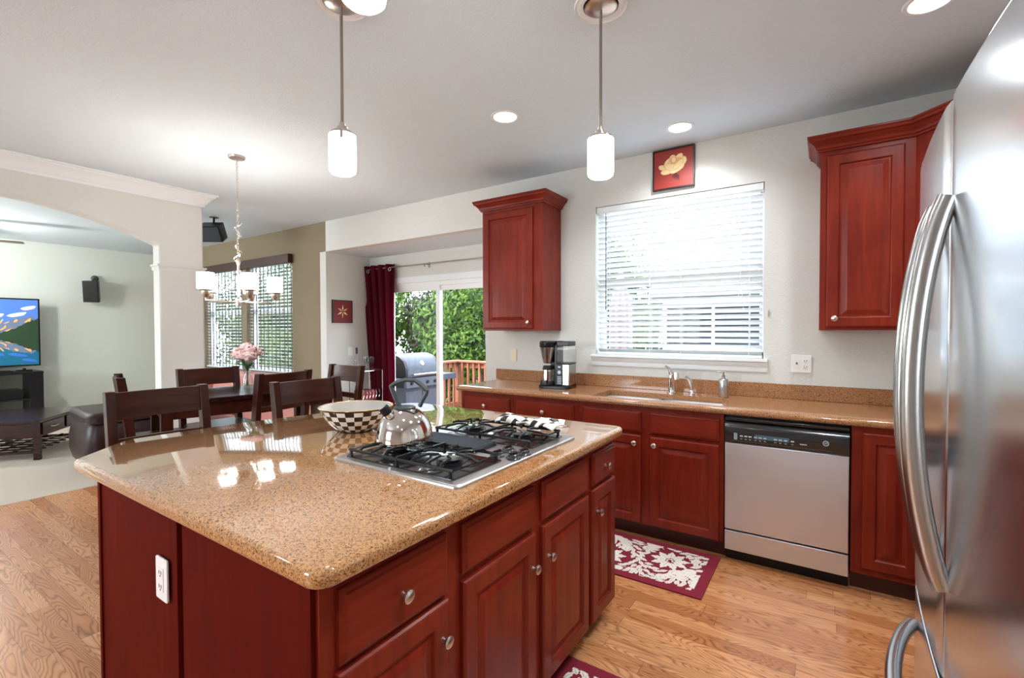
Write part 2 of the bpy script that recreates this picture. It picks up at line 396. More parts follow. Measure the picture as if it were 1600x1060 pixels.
def circ(cx, cy, r, n=16, a0=0, a1=2*pi): return [(cx+r*cos(a0+(a1-a0)*i/n), cy+r*sin(a0+(a1-a0)*i/n)) for i in range(n)]

# ------------------------------------------------------------------ room shell
D, H = 3.65, 2.743
HA = 2.367                       # alcove ceiling
AX0, AX1, AY = -5.24, -2.74, 4.34
struct(mk('floor', MB().box(-5.40, 1.0, -2.8, AY, -.12, 0), 'floor'), 'oak strip floor of kitchen and dining area')
struct(mk('floor', MB().box(-10.1, -5.40, -2.8, D, -.12, .004), 'carpet'), 'beige carpet of the family room')
struct(mk('ceiling', MB().box(-10.25, 1.15, -2.95, D+.16, H, H+.2), 'ceil'))
# sink wall with window opening
WX0, WX1, WZ0, WZ1 = -1.600, -.362, 1.175, 2.388
w = MB()
w.box(AX1, WX0, D, D+.16, 0, H); w.box(WX1, 1.15, D, D+.16, 0, H); w.box(WX0, WX1, D, D+.16, 0, WZ0); w.box(WX0, WX1, D, D+.16, WZ1, H)
w.box(AX0, AX1, D, D+.10, HA, H)                       # header over the door alcove
struct(mk('wall_back', w, 'wall', weld=False))
w = MB(); w.box(AX0-.12, AX0, D, AY, 0, HA); w.box(AX1, AX1+.12, D+.16, AY, 0, HA)
DX0, DX1, DZ = -4.93, -3.02, 1.985
w.box(AX0-.12, DX0, AY, AY+.14, 0, HA); w.box(DX1, AX1+.12, AY, AY+.14, 0, HA); w.box(DX0, DX1, AY, AY+.14, DZ, HA)
struct(mk('wall_alcove', w, 'wall', weld=False))
struct(mk('ceiling', MB().box(AX0-.12, AX1+.12, D+.10, AY+.14, HA, HA+.15), 'ceil'), 'lowered ceiling of the door alcove')
# tan family/dining window wall
wins = [(-7.17, -5.99), (-8.50, -7.30)]; FZ0, FZ1 = .78, 2.37
w = MB(); xs = [-10.25, -8.50, -7.30, -7.17, -5.99, AX0-.005]
w.box(-10.25, -8.50, D+.004, D+.16, 0, H); w.box(-7.30, -7.17, D+.004, D+.16, 0, H); w.box(-5.99, AX0-.004, D+.004, D+.16, 0, H)
for a, b in wins: w.box(a, b, D+.004, D+.16, 0, FZ0); w.box(a, b, D+.004, D+.16, FZ1, H)
struct(mk('wall_window_side', w, 'tan', weld=False))
struct(mk('wall_far', MB().box(-10.25, -10.1, -2.8, D, 0, H), 'family'))
struct(mk('wall_right', MB().box(1.0, 1.15, -2.95, D, 0, H), 'wall'))
w = MB()
for x0, x1 in ((-10.25, -9.0), (-6.4, -3.8), (-2.2, 1.0)): w.box(x0, x1, -2.95, -2.8, 0, H)
for x0, x1 in ((-9.0, -6.4), (-3.8, -2.2)): w.box(x0, x1, -2.95, -2.8, 0, .95); w.box(x0, x1, -2.95, -2.8, 2.25, H)  # unseen openings added to let sky light into the room
struct(mk('wall_front', w, 'wall', weld=False))
# arched partition between dining and family room
ax, at_ = -5.24, .15
poly = [(-2.8, 0), (-.37, 0)]
for i in range(25):
    y = -.37+2.24*i/24; poly.append((y, 2.432-.243*((y-.75)/1.12)**2))
poly += [(1.87, 0), (2.25, 0), (2.25, H), (-2.8, H)]
struct(mk('wall_arch', MB().prism(poly, ax-at_, ax, 'X'), 'wall', bevel=.014, seg=3))
crown = [(0, H-.002), (0, H-.125), (.010, H-.125), (.014, H-.105), (.022, H-.10), (.040, H-.075), (.062, H-.045), (.085, H-.030), (.088, H-.018), (.104, H-.014), (.104, H-.002)]
struct(mk('trim_1', MB().sweep([(ax, -2.8), (ax, 2.25), (ax-at_, 2.25), (ax-at_, -2.8)][::1], [(o, z) for o, z in crown]), 'white'), 'white crown moulding on the arched wall')
band = [(0, 1.955), (.006, 1.955), (.010, 1.965), (.010, 1.985), (.022, 1.995), (.022, 2.01), (.0, 2.01)]
struct(mk('trim_2', MB().sweep([(ax-at_, 1.87), (ax, 1.87), (ax, 2.25), (ax-at_, 2.25)], band), 'wall'), 'moulding band round the column')
for nm, p in (('baseboard_arch', [(ax, -2.8), (ax, -.37)]), ('baseboard_column', [(ax-at_, 1.87), (ax, 1.87), (ax, 2.25), (ax-at_, 2.25)]),):
    struct(mk(nm, MB().sweep(p, [(0, .002), (.014, .002), (.014, .085), (.008, .10), (0, .10)]), 'white'))
struct(mk('baseboard_far', MB().box(-10.1, -10.085, -2.8, D, .004, .10), 'white'))
struct(mk('baseboard_window_side', MB().box(-10.08, AX0-.01, D-.012, D+.004, .004, .10), 'white'))

# ------------------------------------------------------------------ kitchen window
wi = struct(mk('window_1', MB().box(WX0, WX0+.035, D+.09, D+.15, WZ0, WZ1).box(WX1-.035, WX1, D+.09, D+.15, WZ0, WZ1)
    .box(WX0, WX1, D+.09, D+.15, WZ0, WZ0+.04).box(WX0, WX1, D+.09, D+.15, WZ1-.04, WZ1).box(WX0+.03, WX1-.03, D+.095, D+.145, 1.74, 1.80), 'vinyl', weld=False), 'white vinyl window over the sink')
mk('glass_pane', MB().box(WX0+.03, WX1-.03, D+.118, D+.122, WZ0+.04, WZ1-.04), 'glass', wi)
sill = [(0, 1.085), (.012, 1.085), (.016, 1.10), (.016, 1.118), (.026, 1.13), (.030, 1.15), (.048, 1.158), (.048, 1.173), (-.088, 1.173), (-.088, 1.160), (0, 1.160)]
# stool and apron below the window
s_ = MB().prism([(D-o, z) for o, z in sill[:8]]+[(D+.088, 1.1735), (D+.088, 1.165), (D, 1.165)], -1.625, -.335, 'X')
struct(mk('window_sill', s_, 'white'), 'white moulded sill under the kitchen window'); bpy.data.objects['window_sill'].name = 'trim_3'

def blind(label, x0, x1, z0, z1, y, pitch, width, tilt, slatm, tapes=(), tapew=.004, valm='slat2', group=None, wand=True, valh=.05):
    t = thing('window_blind', label, 'blind', ((x0+x1)/2, y, z0), 0, group)
    X0, X1 = x0-(x0+x1)/2, x1-(x0+x1)/2; h = z1-z0
    mk('headrail', MB().box(X0, X1, -.032, .03, h-valh, h), valm, t, bevel=.003)
    s = MB(); z = .035; a = radians(tilt)
    while z < h-valh-.01:
        for sgn in (0,):
            n = 4; pts = []
            for i in range(n+1):
                u = (i/n-.5)*width; c = .0025*(1-(2*i/n-1)**2)
                pts.append((-u*cos(a)*-1*-1 if False else u*cos(a), -u*sin(a)+c))
            prof = pts+[(p[0], p[1]-.0022) for p in reversed(pts)]
            s.prism([(p[0], z+p[1]) for p in prof], X0+.006, X1-.006, 'X')
        z += pitch
    mk('slats', s, slatm, t, weld=False)
    mk('bottom_rail', MB().box(X0+.004, X1-.004, -.026, .026, .0, .020), 'slat2', t, bevel=.003)
    c = MB()
    for tx in tapes:
        c.box(X0+(X1-X0)*tx-tapew/2, X0+(X1-X0)*tx+tapew/2, -width/2*cos(a)-.003, -width/2*cos(a)-.002, .01, h-valh)
        c.box(X0+(X1-X0)*tx-tapew/2, X0+(X1-X0)*tx+tapew/2, width/2*cos(a)+.002, width/2*cos(a)+.003, .01, h-valh)
    mk('ladder_tapes', c, 'tape' if tapew > .01 else 'slat2', t, weld=False)
    if wand:
        mk('tilt_wand', MB().cyl((X0+.085, -.04, h-.06), (X0+.085, -.04, h*.30), .004, n=8), 'grayp', t)
        mk('pull_cord', MB().cyl((X1-.15, -.04, h-.05), (X1-.14, -.04, h*.47), .0022, n=6).cyl((X1-.14, -.04, h*.47), (X1-.12, -.045, h*.30), .002, n=6)
           .cyl((X1-.14, -.04, h*.47), (X1-.155, -.045, h*.33), .002, n=6).lathe([(.001, .03), (.006, .01), (.007, 0), (0.001, 0)], 8, (X1-.12, -.045, h*.27)), 'slat2', t)
    return t
blind('white faux-wood blind with tilted slats in the window over the sink', WX0+.006, WX1-.006, 1.176, 2.386, D+.04, .0435, .050, 33, 'slat', (.075, .36, .55, .93))

# family windows
for i, (a, b) in enumerate(wins):
    f = MB().box(a, a+.04, D+.09, D+.15, FZ0, FZ1).box(b-.04, b, D+.09, D+.15, FZ0, FZ1).box(a, b, D+.09, D+.15, FZ0, FZ0+.05).box(a, b, D+.09, D+.15, FZ1-.05, FZ1).box(a, b, D+.09, D+.15, 1.62, 1.69)
    wo = struct(mk('window_%d' % (i+2), f, 'vinyl', weld=False), 'tall window with dark valance %s' % ('nearer the alcove' if i == 0 else 'beside the column'))
    mk('glass_pane', MB().box(a+.03, b-.03, D+.118, D+.122, FZ0+.04, FZ1-.04), 'glass', wo)
    t = blind('open slatted blind with vertical tapes, window %s' % ('nearer the patio door alcove' if i == 0 else 'just right of the column'),
              a+.01, b-.01, FZ0+.01, FZ1-.05, D+.045, .048, .046, 14, 'slat3', [.04, .13, .20, .30, .37, .47, .55, .64, .72, .82, .89, .97], .022, 'slat2', None, wand=False, valh=.03)
    mk('valance', MB().box(a-(a+b)/2-.03, b-(a+b)/2+.03, -.115, -.05, FZ1-FZ0-.10, FZ1-FZ0+.02), 'valance', t, bevel=.004)

# sliding patio door
do = MB()
fy0, fy1 = AY+.02, AY+.11
do.box(DX0, DX0+.05, fy0, fy1, 0.02, DZ).box(DX1-.05, DX1, fy0, fy1, 0.02, DZ).box(DX0+.05, DX1-.05, fy0, fy1, DZ-.05, DZ).box(DX0, DX1, fy0, fy1, 0, .03)
door = struct(mk('door_1', do, 'vinyl', weld=False), 'white sliding glass patio door')
MX = -4.02
for (x0, x1, y0) in ((DX0+.05, MX+.03, AY+.03), (MX-.045, DX1-.05, AY+.066)):
    st = .06
    mk('sash', MB().box(x0, x0+st, y0, y0+.034, .03, DZ-.05).box(x1-st, x1, y0, y0+.034, .03, DZ-.05).box(x0+st, x1-st, y0, y0+.034, .03, .12).box(x0+st, x1-st, y0, y0+.034, DZ-.11, DZ-.05), 'vinyl', door, weld=False)
    mk('glass_pane', MB().box(x0+st, x1-st, y0+.015, y0+.019, .12, DZ-.11), 'glass', door)
# casing
cas = MB(); cw = .075
cas.box(DX0-cw, DX0, AY-.018, AY, 0.001, DZ+cw).box(DX1, DX1+cw, AY-.018, AY, 0.001, DZ+cw).box(DX0, DX1, AY-.018, AY, DZ, DZ+cw)
struct(mk('trim_4', cas, 'white', weld=False), 'white casing round the patio door')

# curtain on rod
t = thing('curtain', 'burgundy grommet curtain hanging open beside the patio door', 'curtain', (-4.98, AY-.085, 0))
def cur(u, v):
    # v: 0 bottom -> 1 top
    x = -.32+.62*u; nar = .13*(1-v)*(1-u)
    amp = .034*(.75+.25*v)
    ph = u*2*pi*4.5
    return (x+nar*1.6+.006*sin(ph*2+v*3), amp*sin(ph)+.006*sin(9*v+u*5), .03+2.21*v)
mk('cloth', MB().grid(cur, 110, 30), 'burg', t).modifiers.new('thick', 'SOLIDIFY').thickness = .004
for k in range(2):
    mk('grommet', MB().tube([(.27-.42*k+.021*cos(a), -.042, 2.165+.021*sin(a)) for a in [2*pi*i/16 for i in range(16)]], .0045, 8, closed=True), 'nickel', t)
t = thing('curtain_rod', 'thin dark curtain rod across the top of the patio door', 'curtain rod', (-4.1, AY-.085, 2.195))
mk('rod', MB().cyl((-1.12, 0, 0), (1.25, 0, 0), .008, n=12), 'bronze', t)
for x in (-1.1, -.03, 1.2):
    mk('bracket', MB().cyl((x, 0, 0), (x, .083, 0), .006, n=8).box(x-.012, x+.012, .078, .085, -.04, .03).cyl((x, 0, -.035), (x, 0, .01), .008, n=8), 'bronze', t)

# ------------------------------------------------------------------ cabinets
def rings_panel(mb, x0, x1, z0, z1, yb, prof):
    """front panel facing -y: prof = list of (inset, y) rings from the outer edge inwards; back at yb"""
    R = [(0, yb)]+prof
    vs = []
    for ins, y in R: vs += [(x0+ins, y, z0+ins), (x1-ins, y, z0+ins), (x1-ins, y, z1-ins), (x0+ins, y, z1-ins)]
    fs = [(3, 2, 1, 0)]
    for i in range(len(R)-1):
        for j in range(4): fs.append((i*4+j, i*4+(j+1) % 4, (i+1)*4+(j+1) % 4, (i+1)*4+j))
    k = (len(R)-1)*4; fs.append((k, k+1, k+2, k+3)); mb.add(vs, fs)
def door_mesh(x0, x1, z0, z1):
    mb = MB(); fr = min(.058, (x1-x0)*.25)
    rings_panel(mb, x0, x1, z0, z1, 0, [(0, -.013), (.004, -.018), (.008, -.020), (fr-.004, -.020), (fr, -.017), (fr+.004, -.009), (fr+.012, -.009), (fr+.036, -.017), (fr+.040, -.018)])
    return mb
def drawer_mesh(x0, x1, z0, z1):
    mb = MB(); rings_panel(mb, x0, x1, z0, z1, 0, [(0, -.010), (.003, -.013), (.010, -.015), (.014, -.020), (.018, -.020)]); return mb
def knob(parent, x, y, z):
    prof = [(.0075, 0), (.0075, .004), (.0055, .008), (.006, .014), (.013, .018), (.0165, .022), (.0165, .026), (.012, .030), (.004, .032), (.0001, .0322)]
    return mk('knob', MB().lathe(prof, 20, M=Matrix.Rotation(radians(90), 4, 'X')), 'nickel', parent, (x, y, z))
def fronts(t, lst, y):
    for kind, x0, x1, z0, z1, kb in lst:
        if kind == 'door': o = mk('door', door_mesh(x0, x1, z0, z1), 'cherry', t, (0, y, 0), smooth=False)
        else: o = mk('drawer', drawer_mesh(x0, x1, z0, z1), 'cherryx', t, (0, y, 0), smooth=False)
        if kb: knob(o, kb[0], -.019, kb[1])

def base_cab(label, x0, x1, lst, y=D-.61, cat='cabinet', hi=.874, depth=.605, hollow=False):
    t = thing('base_cabinet', label, cat, (x0, y, 0)); W = x1-x0
    if hollow:   # sink base: open inside for the bowls
        b = MB().box(.0, .018, .02, depth, .10, hi).box(W-.018, W, .02, depth, .10, hi).box(.018, W-.018, depth-.01, depth, .10, hi).box(.018, W-.018, .02, depth-.01, .10, .118)
    else: b = MB().box(.0, W, .02, depth, .10, hi)
    mk('body', b, 'cherry', t, weld=False)
    ff = MB().box(0, W, 0, .0199, .10, hi)
    mk('face_frame', ff, 'cherry', t, bevel=.001)
    mk('toe_kick', MB().box(0, W, .055, .075, 0.001, .0995), 'toe', t)
    fronts(t, [(k, a-x0, b_-x0, z0, z1, (kb[0]-x0, kb[1]) if kb else None) for k, a, b_, z0, z1, kb in lst], 0)
    return t
ZD0, ZD1 = .705, .840
base_cab('cherry base cabinet at the counter end by the patio door', -2.535, -2.015, [('drawer', -2.505, -2.045, ZD0, ZD1, (-2.275, .772)), ('door', -2.505, -2.045, .105, .685, (-2.08, .63))])
base_cab('cherry base cabinet with one knobbed drawer under the coffee maker', -2.013, -1.462, [('drawer', -1.985, -1.492, ZD0, ZD1, (-1.738, .772)), ('door', -1.985, -1.492, .105, .685, (-1.53, .63))])
base_cab('wide cherry sink cabinet with two knobless drawer fronts beside the dishwasher', -1.460, -.506,
         [('drawer', -1.425, -1.008, ZD0, ZD1, None), ('drawer', -.948, -.530, ZD0, ZD1, None),
          ('door', -1.425, -1.008, .105, .685, (-1.045, .635)), ('door', -.948, -.530, .105, .685, (-.915, .635))], hollow=True)
base_cab('cherry corner base cabinet between dishwasher and refrigerator', .112, .998, [('door', .158, .392, .135, .845, None)])
# run along the right wall behind the refrigerator
t = thing('base_cabinet', 'cherry base cabinet on the right wall behind the refrigerator', 'cabinet', (.39, 3.035, 0), radians(-90))
mk('body', MB().box(0, 1.42, .02, .605, .10, .874), 'cherry', t); mk('face_frame', MB().box(0, 1.42, 0, .0199, .10, .874), 'cherry', t); mk('toe_kick', MB().box(0, 1.42, .055, .075, .001, .0995), 'toe', t)
fronts(t, [('drawer', .03, .68, ZD0, ZD1, (.355, .772)), ('drawer', .74, 1.39, ZD0, ZD1, (1.065, .772)), ('door', .03, .345, .105, .685, (.31, .63)), ('door', .365, .68, .105, .685, (.40, .63)), ('door', .74, 1.055, .105, .685, (1.02, .63)), ('door', 1.075, 1.39, .105, .685, (1.11, .63))], 0)

CROWNP = [(0, 0), (.012, 0), (.014, .010), (.022, .014), (.026, .028), (.046, .050), (.058, .056), (.060, .070), (.066, .074), (.066, .086), (0, .086)]
def upper_cab(label, x0, x1, lst, z0=1.372, z1=2.425, path=None, depth=.318, poly=None):
    t = thing('wall_cabinet', label, 'cabinet', (0, 0, 0))
    if poly: mk('body', MB().prism(poly, z0, z1), 'cherry', t)
    else: mk('body', MB().box(x0, x1, D-depth, D-.001, z0, z1), 'cherry', t, bevel=.001)
    fronts(t, lst, D-depth)
    mk('crown_moulding', MB().sweep(path, [(o, z1-.012+z) for o, z in CROWNP]), 'cherryx', t, smooth=False)
    return t
upper_cab('cherry wall cabinet with one door left of the window', -2.530, -1.922, [('door', -2.510, -2.010, 1.39, 2.385, (-2.045, 1.44))],
          path=[(-2.530, D-.001), (-2.530, D-.318), (-1.922, D-.318), (-1.922, D-.001)])
upper_cab('cherry corner wall cabinet partly hidden by the refrigerator', -.040, 0,
          [('door', -.005, .345, 1.39, 2.385, (.035, 1.44))], poly=[(-.040, D-.001), (-.040, D-.318), (.39, D-.318), (.682, D-.61), (.999, D-.61), (.999, D-.001)],
          path=[(-.040, D-.001), (-.040, D-.318), (.39, D-.318), (.682, D-.61), (.998, D-.61)])

# dishwasher
t = thing('dishwasher', 'stainless dishwasher with black control panel under the counter', 'dishwasher', (-.5025, D-.62, 0)); W = .6125
mk('tub', MB().box(.006, W-.006, .03, .60, .09, .868), 'blackp', t)
mk('door_panel', MB().box(.006, W-.006, -.014, .029, .199, .712), 'steel', t, bevel=.004)
mk('lower_panel', MB().box(.006, W-.006, -.010, .029, .074, .189), 'steel', t, bevel=.003)
mk('toe_kick', MB().box(.004, W-.004, .045, .065, 0.001, .0895), 'blackp', t)
cp = MB().prism([(.029, .716), (-.018, .716), (-.024, .728), (-.024, .800), (-.012, .828), (.0, .838), (.029, .838)], .006, W-.006, 'X')
mk('control_panel', cp, 'black', t)
mk('handle_lip', MB().box(.006, W-.006, -.016, .029, .844, .862), 'black', t, bevel=.004)
lab = MB(); pr = random.Random(2)
lab.box(.055, .075, -.0250, -.0243, .735, .775, 1)
for k in range(6): lab.box(.055, .072, -.0252, -.0249, .738+k*.0065, .741+k*.0065, 0)
lab.box(.165, .335, -.0252, -.0243, .752, .776, 1)
for k, x in enumerate((.095, .118, .14, .168, .192, .216, .268, .292, .318, .350)):
    lab.box(x-.008, x+.008, -.0254, -.0249, .757, .764, 0); lab.box(x-.005, x+.005, -.0254, -.0249, .742, .745, 0)
lab.box(.385, .417, -.0254, -.0243, .748, .753, 0)
lab.box(.04, .53, -.0246, -.0240, .730, .731, 1)
mk('control_markings', lab, ['label', 'labelb'], t, weld=False)
def text(s, size, mat, parent, loc, rot, ext=.0006, name='lettering', align='CENTER'):
    c = bpy.data.curves.new(name, 'FONT'); c.body = s; c.size = size; c.extrude = ext; c.align_x = align; c.align_y = 'CENTER'
    o = bpy.data.objects.new('tmp', c); COL.objects.link(o)
    me = bpy.data.meshes.new_from_object(o.evaluated_get(bpy.context.evaluated_depsgraph_get())); me.name = name
    bpy.data.objects.remove(o)
    me.materials.clear(); me.materials.append(M_[mat])
    q = bpy.data.objects.new(name, me); COL.objects.link(q); q.parent = parent; q.location = loc; q.rotation_euler = rot
    return q
mk('round_badge', MB().tube([(.503+.0125*cos(a), -.0245, .770+.0125*sin(a)) for a in [2*pi*i/20 for i in range(20)]], .0016, 6, closed=True), 'label', t)
text('GE', .013, 'label', t, (.503, -.0245, .770), (radians(90), 0, 0))

# countertop with sink cut-out
SX0, SX1, SY0, SY1 = -1.385, -.535, 3.085, 3.435
CF = D-.648
c = MB(); z0, z1 = .876, .914
def bull(y0, y1): return [(y1, z0), (y0+.012, z0), (y0+.004, z0+.005), (y0, z0+.014), (y0, z1-.014), (y0+.004, z1-.005), (y0+.012, z1), (y1, z1)]
c.prism(bull(CF, SY0), -2.560, .345, 'X')
c.box(-2.560, SX0, SY0, D-.002, z0, z1).box(SX1, .998, SY0, D-.002, z0, z1).box(SX0, SX1, SY1, D-.002, z0, z1).box(.345, .998, 1.58, SY0, z0, z1)
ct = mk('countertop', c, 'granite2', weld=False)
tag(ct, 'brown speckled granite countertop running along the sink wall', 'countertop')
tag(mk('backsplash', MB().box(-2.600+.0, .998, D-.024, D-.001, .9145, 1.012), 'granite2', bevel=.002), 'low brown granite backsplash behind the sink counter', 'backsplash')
# sink
t = thing('kitchen_sink', 'stainless double bowl sink set into the brown counter', 'sink', (0, 0, 0))
def bowl(x0, x1, y0, y1, zt, dz, th=.0015):
    mb = MB(); r = .045
    def ring(ins, z, rr):
        pts = []
        for cx, cy, a0 in ((x1-ins-rr, y0+ins+rr, -pi/2), (x1-ins-rr, y1-ins-rr, 0), (x0+ins+rr, y1-ins-rr, pi/2), (x0+ins+rr, y0+ins+rr, pi)):
            for i in range(6): a = a0+pi/2*i/5; pts.append((cx+rr*cos(a), cy+rr*sin(a), z))
        return pts
    rs = [ring(-.012, zt, r+.012), ring(0, zt, r), ring(.006, zt-dz+.03, r), ring(.016, zt-dz+.008, r), ring(.03, zt-dz, r)]
    n = len(rs[0]); vs = [p for q in rs for p in q]; fs = []
    for i in range(len(rs)-1):
        for j in range(n): fs.append((i*n+j, i*n+(j+1) % n, (i+1)*n+(j+1) % n, (i+1)*n+j))
    fs.append(tuple(range((len(rs)-1)*n, len(rs)*n))); mb.add(vs, fs)
    mb.lathe([(.001, zt-dz+.001), (.03, zt-dz+.001), (.038, zt-dz+.003), (.042, zt-dz+.001)], 20, ((x0+x1)/2, (y0+y1)/2, 0))
    return mb
xm = -.975
for x0, x1 in ((SX0+.002, xm-.014), (xm+.014, SX1-.002)):
    mk('bowl', bowl(x0, x1, SY0+.002, SY1-.002, .8745, .15), 'sinks', t)
# faucet
t = thing('faucet', 'chrome single lever faucet behind the double sink', 'faucet', (-.940, 3.515, .9145), radians(0))
mk('body', MB().lathe([(.033, 0), (.033, .006), (.028, .012), (.025, .05), (.026, .10), (.027, .125), (.021, .142), (.0001, .148)], 24), 'chrome', t)
mk('spout', MB().tube([(.004, -.004, .075), (.018, -.022, .115), (.034, -.055, .142), (.050, -.085, .146), (.060, -.105, .138)], [.019, .019, .018, .018, .019], 14)
   .cyl((.058, -.108, .158), (.060, -.112, .112), .021, n=18), 'chrome', t)
mk('lever', MB().tube([(0, 0, .13), (-.008, -.004, .158), (-.020, -.010, .182), (-.042, -.022, .200)], [.024, .021, .016, .010], 12, flat=(1, .7)), 'chrome', t)
t = thing('side_sprayer', 'small chrome side sprayer between faucet and soap dispenser', 'sprayer', (-.800, 3.515, .9145))
mk('base', MB().lathe([(.022, 0), (.022, .006), (.017, .012), (.014, .03)], 20), 'chrome', t)
mk('spray_head', MB().tube([(0, 0, .02), (-.004, -.004, .06), (-.012, -.01, .095), (-.022, -.022, .115), (-.03, -.036, .122)], [.011, .013, .016, .015, .012], 14), 'chrome', t)
t = thing('soap_dispenser', 'brushed steel pump soap dispenser at the right of the sink', 'soap dispenser', (-.588, 3.50, .9145))
mk('bottle', MB().lathe([(.029, 0), (.031, .003), (.031, .118), (.028, .124), (.015, .126), (.015, .134), (.0001, .134)], 28), 'steelt', t)
mk('pump', MB().cyl((0, 0, .134), (0, 0, .152), .009, n=14).cyl((0, 0, .150), (0, 0, .172), .0045, n=10).cyl((.008, 0, .172), (-.038, -.012, .167), .005, .003, n=10), 'bronze', t)

# ------------------------------------------------------------------ island
t = thing('kitchen_island', 'large cherry island cabinet with drawers, doors and end panels', 'island', (-.86, .575, 0), radians(90))
# local x -> +Y, local -y -> +X
L = 1.585; DP = 1.262
mk('body', MB().box(0, L, .02, DP, .10, .874), 'cherry_shaded', t)
mk('face_frame', MB().box(0, L, 0, .0199, .10, .874), 'cherry', t, bevel=.001)
mk('toe_kick', MB().box(.05, L-.05, .07, DP-.05, .001, .0995), 'toe', t)
mk('end_panel', MB().box(-.008, 0, .63, DP, .005, .874).box(-.014, -.008, .63, .645, .005, .874).box(-.014, -.008, DP-.02, DP, .005, .874), 'cherry_shaded', t, weld=False, bevel=.001)
mk('end_panel', MB().box(-.008, 0, .012, .612, .005, .874).box(-.012, -.008, .012, .03, .005, .874), 'cherry_shaded', t, weld=False, bevel=.001)
y0 = .575
FR = [('drawer', .615, .955, .668, .832, (.785, .748)), ('door', .608, .955, .085, .655, (.925, .560)),
      ('drawer', 1.018, 1.412, .690, .832, None), ('door', 1.018, 1.412, .085, .668, (1.385, .555)),
      ('drawer', 1.464, 1.856, .690, .832, None), ('door', 1.464, 1.856, .085, .668, (1.495, .555)),
      ('drawer', 1.900, 2.150, .690, .832, (2.025, .760)), ('door', 1.893, 2.155, .085, .675, (1.935, .575))]
fronts(t, [(k, a-y0, b-y0, z0_, z1_, (kb[0]-y0, kb[1]) if kb else None) for k, a, b, z0_, z1_, kb in FR], 0)
# granite top with eased edge
def rounded(poly, rs, n=6):
    out = []; k = len(poly)
    for i in range(k):
        p = Vector(poly[i]); a = (Vector(poly[i-1])-p).normalized(); b = (Vector(poly[(i+1) % k])-p).normalized(); r = rs[i]
        ang = a.angle(b); d = r/math.tan(ang/2); cen = p+(a+b).normalized()*(r/sin(ang/2))
        s0 = p+a*d-cen; s1 = p+b*d-cen
        a0 = math.atan2(s0.y, s0.x); a1 = math.atan2(s1.y, s1.x); da = (a1-a0+pi) % (2*pi)-pi
        for j in range(n+1): out.append((cen.x+r*cos(a0+da*j/n), cen.y+r*sin(a0+da*j/n)))
    return out
def slab(poly, z0, z1, prof, hole=None):
    """prof: list of (outset, z) from bottom to top; poly counter-clockwise"""
    k = len(poly); P = [Vector(p) for p in poly]; N = []
    for i in range(k):
        a = (P[i]-P[i-1]).normalized(); b = (P[(i+1) % k]-P[i]).normalized()
        n = Vector((a.y+b.y, -(a.x+b.x))); N.append(n.normalized())
    vs = []; fs = []
    for o, z in prof: vs += [(P[i].x+N[i].x*o, P[i].y+N[i].y*o, z) for i in range(k)]
    q = len(prof)
    for r in range(q-1):
        for i in range(k): fs.append((r*k+i, r*k+(i+1) % k, (r+1)*k+(i+1) % k, (r+1)*k+i))
    fs.append(tuple(reversed(range(k)))); fs.append(tuple(range((q-1)*k, q*k)))
    return MB().add(vs, fs)
ipoly = [(-2.270, .532), (-.800, .532), (-.800, 2.190), (-2.190, 2.190), (-2.275, 2.06), (-2.460, 1.25), (-2.500, .76)]
ip = rounded(ipoly, [.05, .045, .06, .10, .20, .8, .12])
edge = [(-.014, .872), (-.004, .876), (0, .884), (0, .902), (-.003, .909), (-.008, .9125), (-.014, .914)]
top = tag(mk('countertop', slab(ip, .872, .914, edge), 'granite'), 'golden granite island top with clipped corners under the cooktop', 'countertop')

# outlet plates
def plate(label, loc, rz, w, h, mat, devs, cat='outlet'):
    t = thing('wall_outlet' if cat == 'outlet' else 'light_switch', label, cat, loc, rz)
    mk('plate', MB().prism(rounded([(-w/2, -h/2), (w/2, -h/2), (w/2, h/2), (-w/2, h/2)], [.006]*4, 3), -.006, 0, 'Y'), mat, t, bevel=.0015)
    for kind, dx in devs:
        if kind == 'sock':
            mk('socket', MB().box(dx-.017, dx+.017, -.0085, -.006, -.034, .034), mat, t, bevel=.001)
            s = MB()
            for zz in (-.02, .02):
                s.box(dx-.008, dx-.005, -.0092, -.0084, zz-.004, zz+.006).box(dx+.005, dx+.008, -.0092, -.0084, zz-.004, zz+.006).cyl((dx, -.0084, zz-.009), (dx, -.0092, zz-.009), .0025, n=8)
            mk('slots', s, 'slot', t, weld=False)
        elif kind == 'rocker': mk('rocker', MB().prism([(-.006, -.033), (-.011, -.031), (-.008, 0), (-.0065, .033), (-.006, .033)], dx-.015, dx+.015, 'X'), mat, t)
        else: mk('toggle', MB().box(dx-.004, dx+.004, -.018, -.006, -.002, .010), 'grayp', t, bevel=.001)
    return t
plate('white double gang plate with socket right of the window', (-.140, D-.001, 1.150), 0, .116, .117, 'plate', [('toggle', -.025), ('sock', .025)])
plate('ivory rocker switch below the left wall cabinet', (-2.415, D-.001, 1.145), 0, .07, .115, 'plateiv', [('rocker', 0)], 'switch')
plate('white socket on the near end panel of the island', (-1.580, .561, .668), 0, .075, .122, 'plate', [('sock', 0)])
plate('white switch plate in the patio door alcove', (AX0+.001, 4.0, 1.10), radians(90), .07, .115, 'plate', [('rocker', 0)], 'switch')
tag(mk('wall_hook', MB().box(-.336, -.328, D-.008, D-.001, 1.47, 1.51).tube([(-.332, D-.008, 1.48), (-.332, D-.02, 1.475), (-.332, D-.026, 1.49)], .0022, 8), 'nickel'), 'tiny cord cleat on the wall right of the window', 'hook')

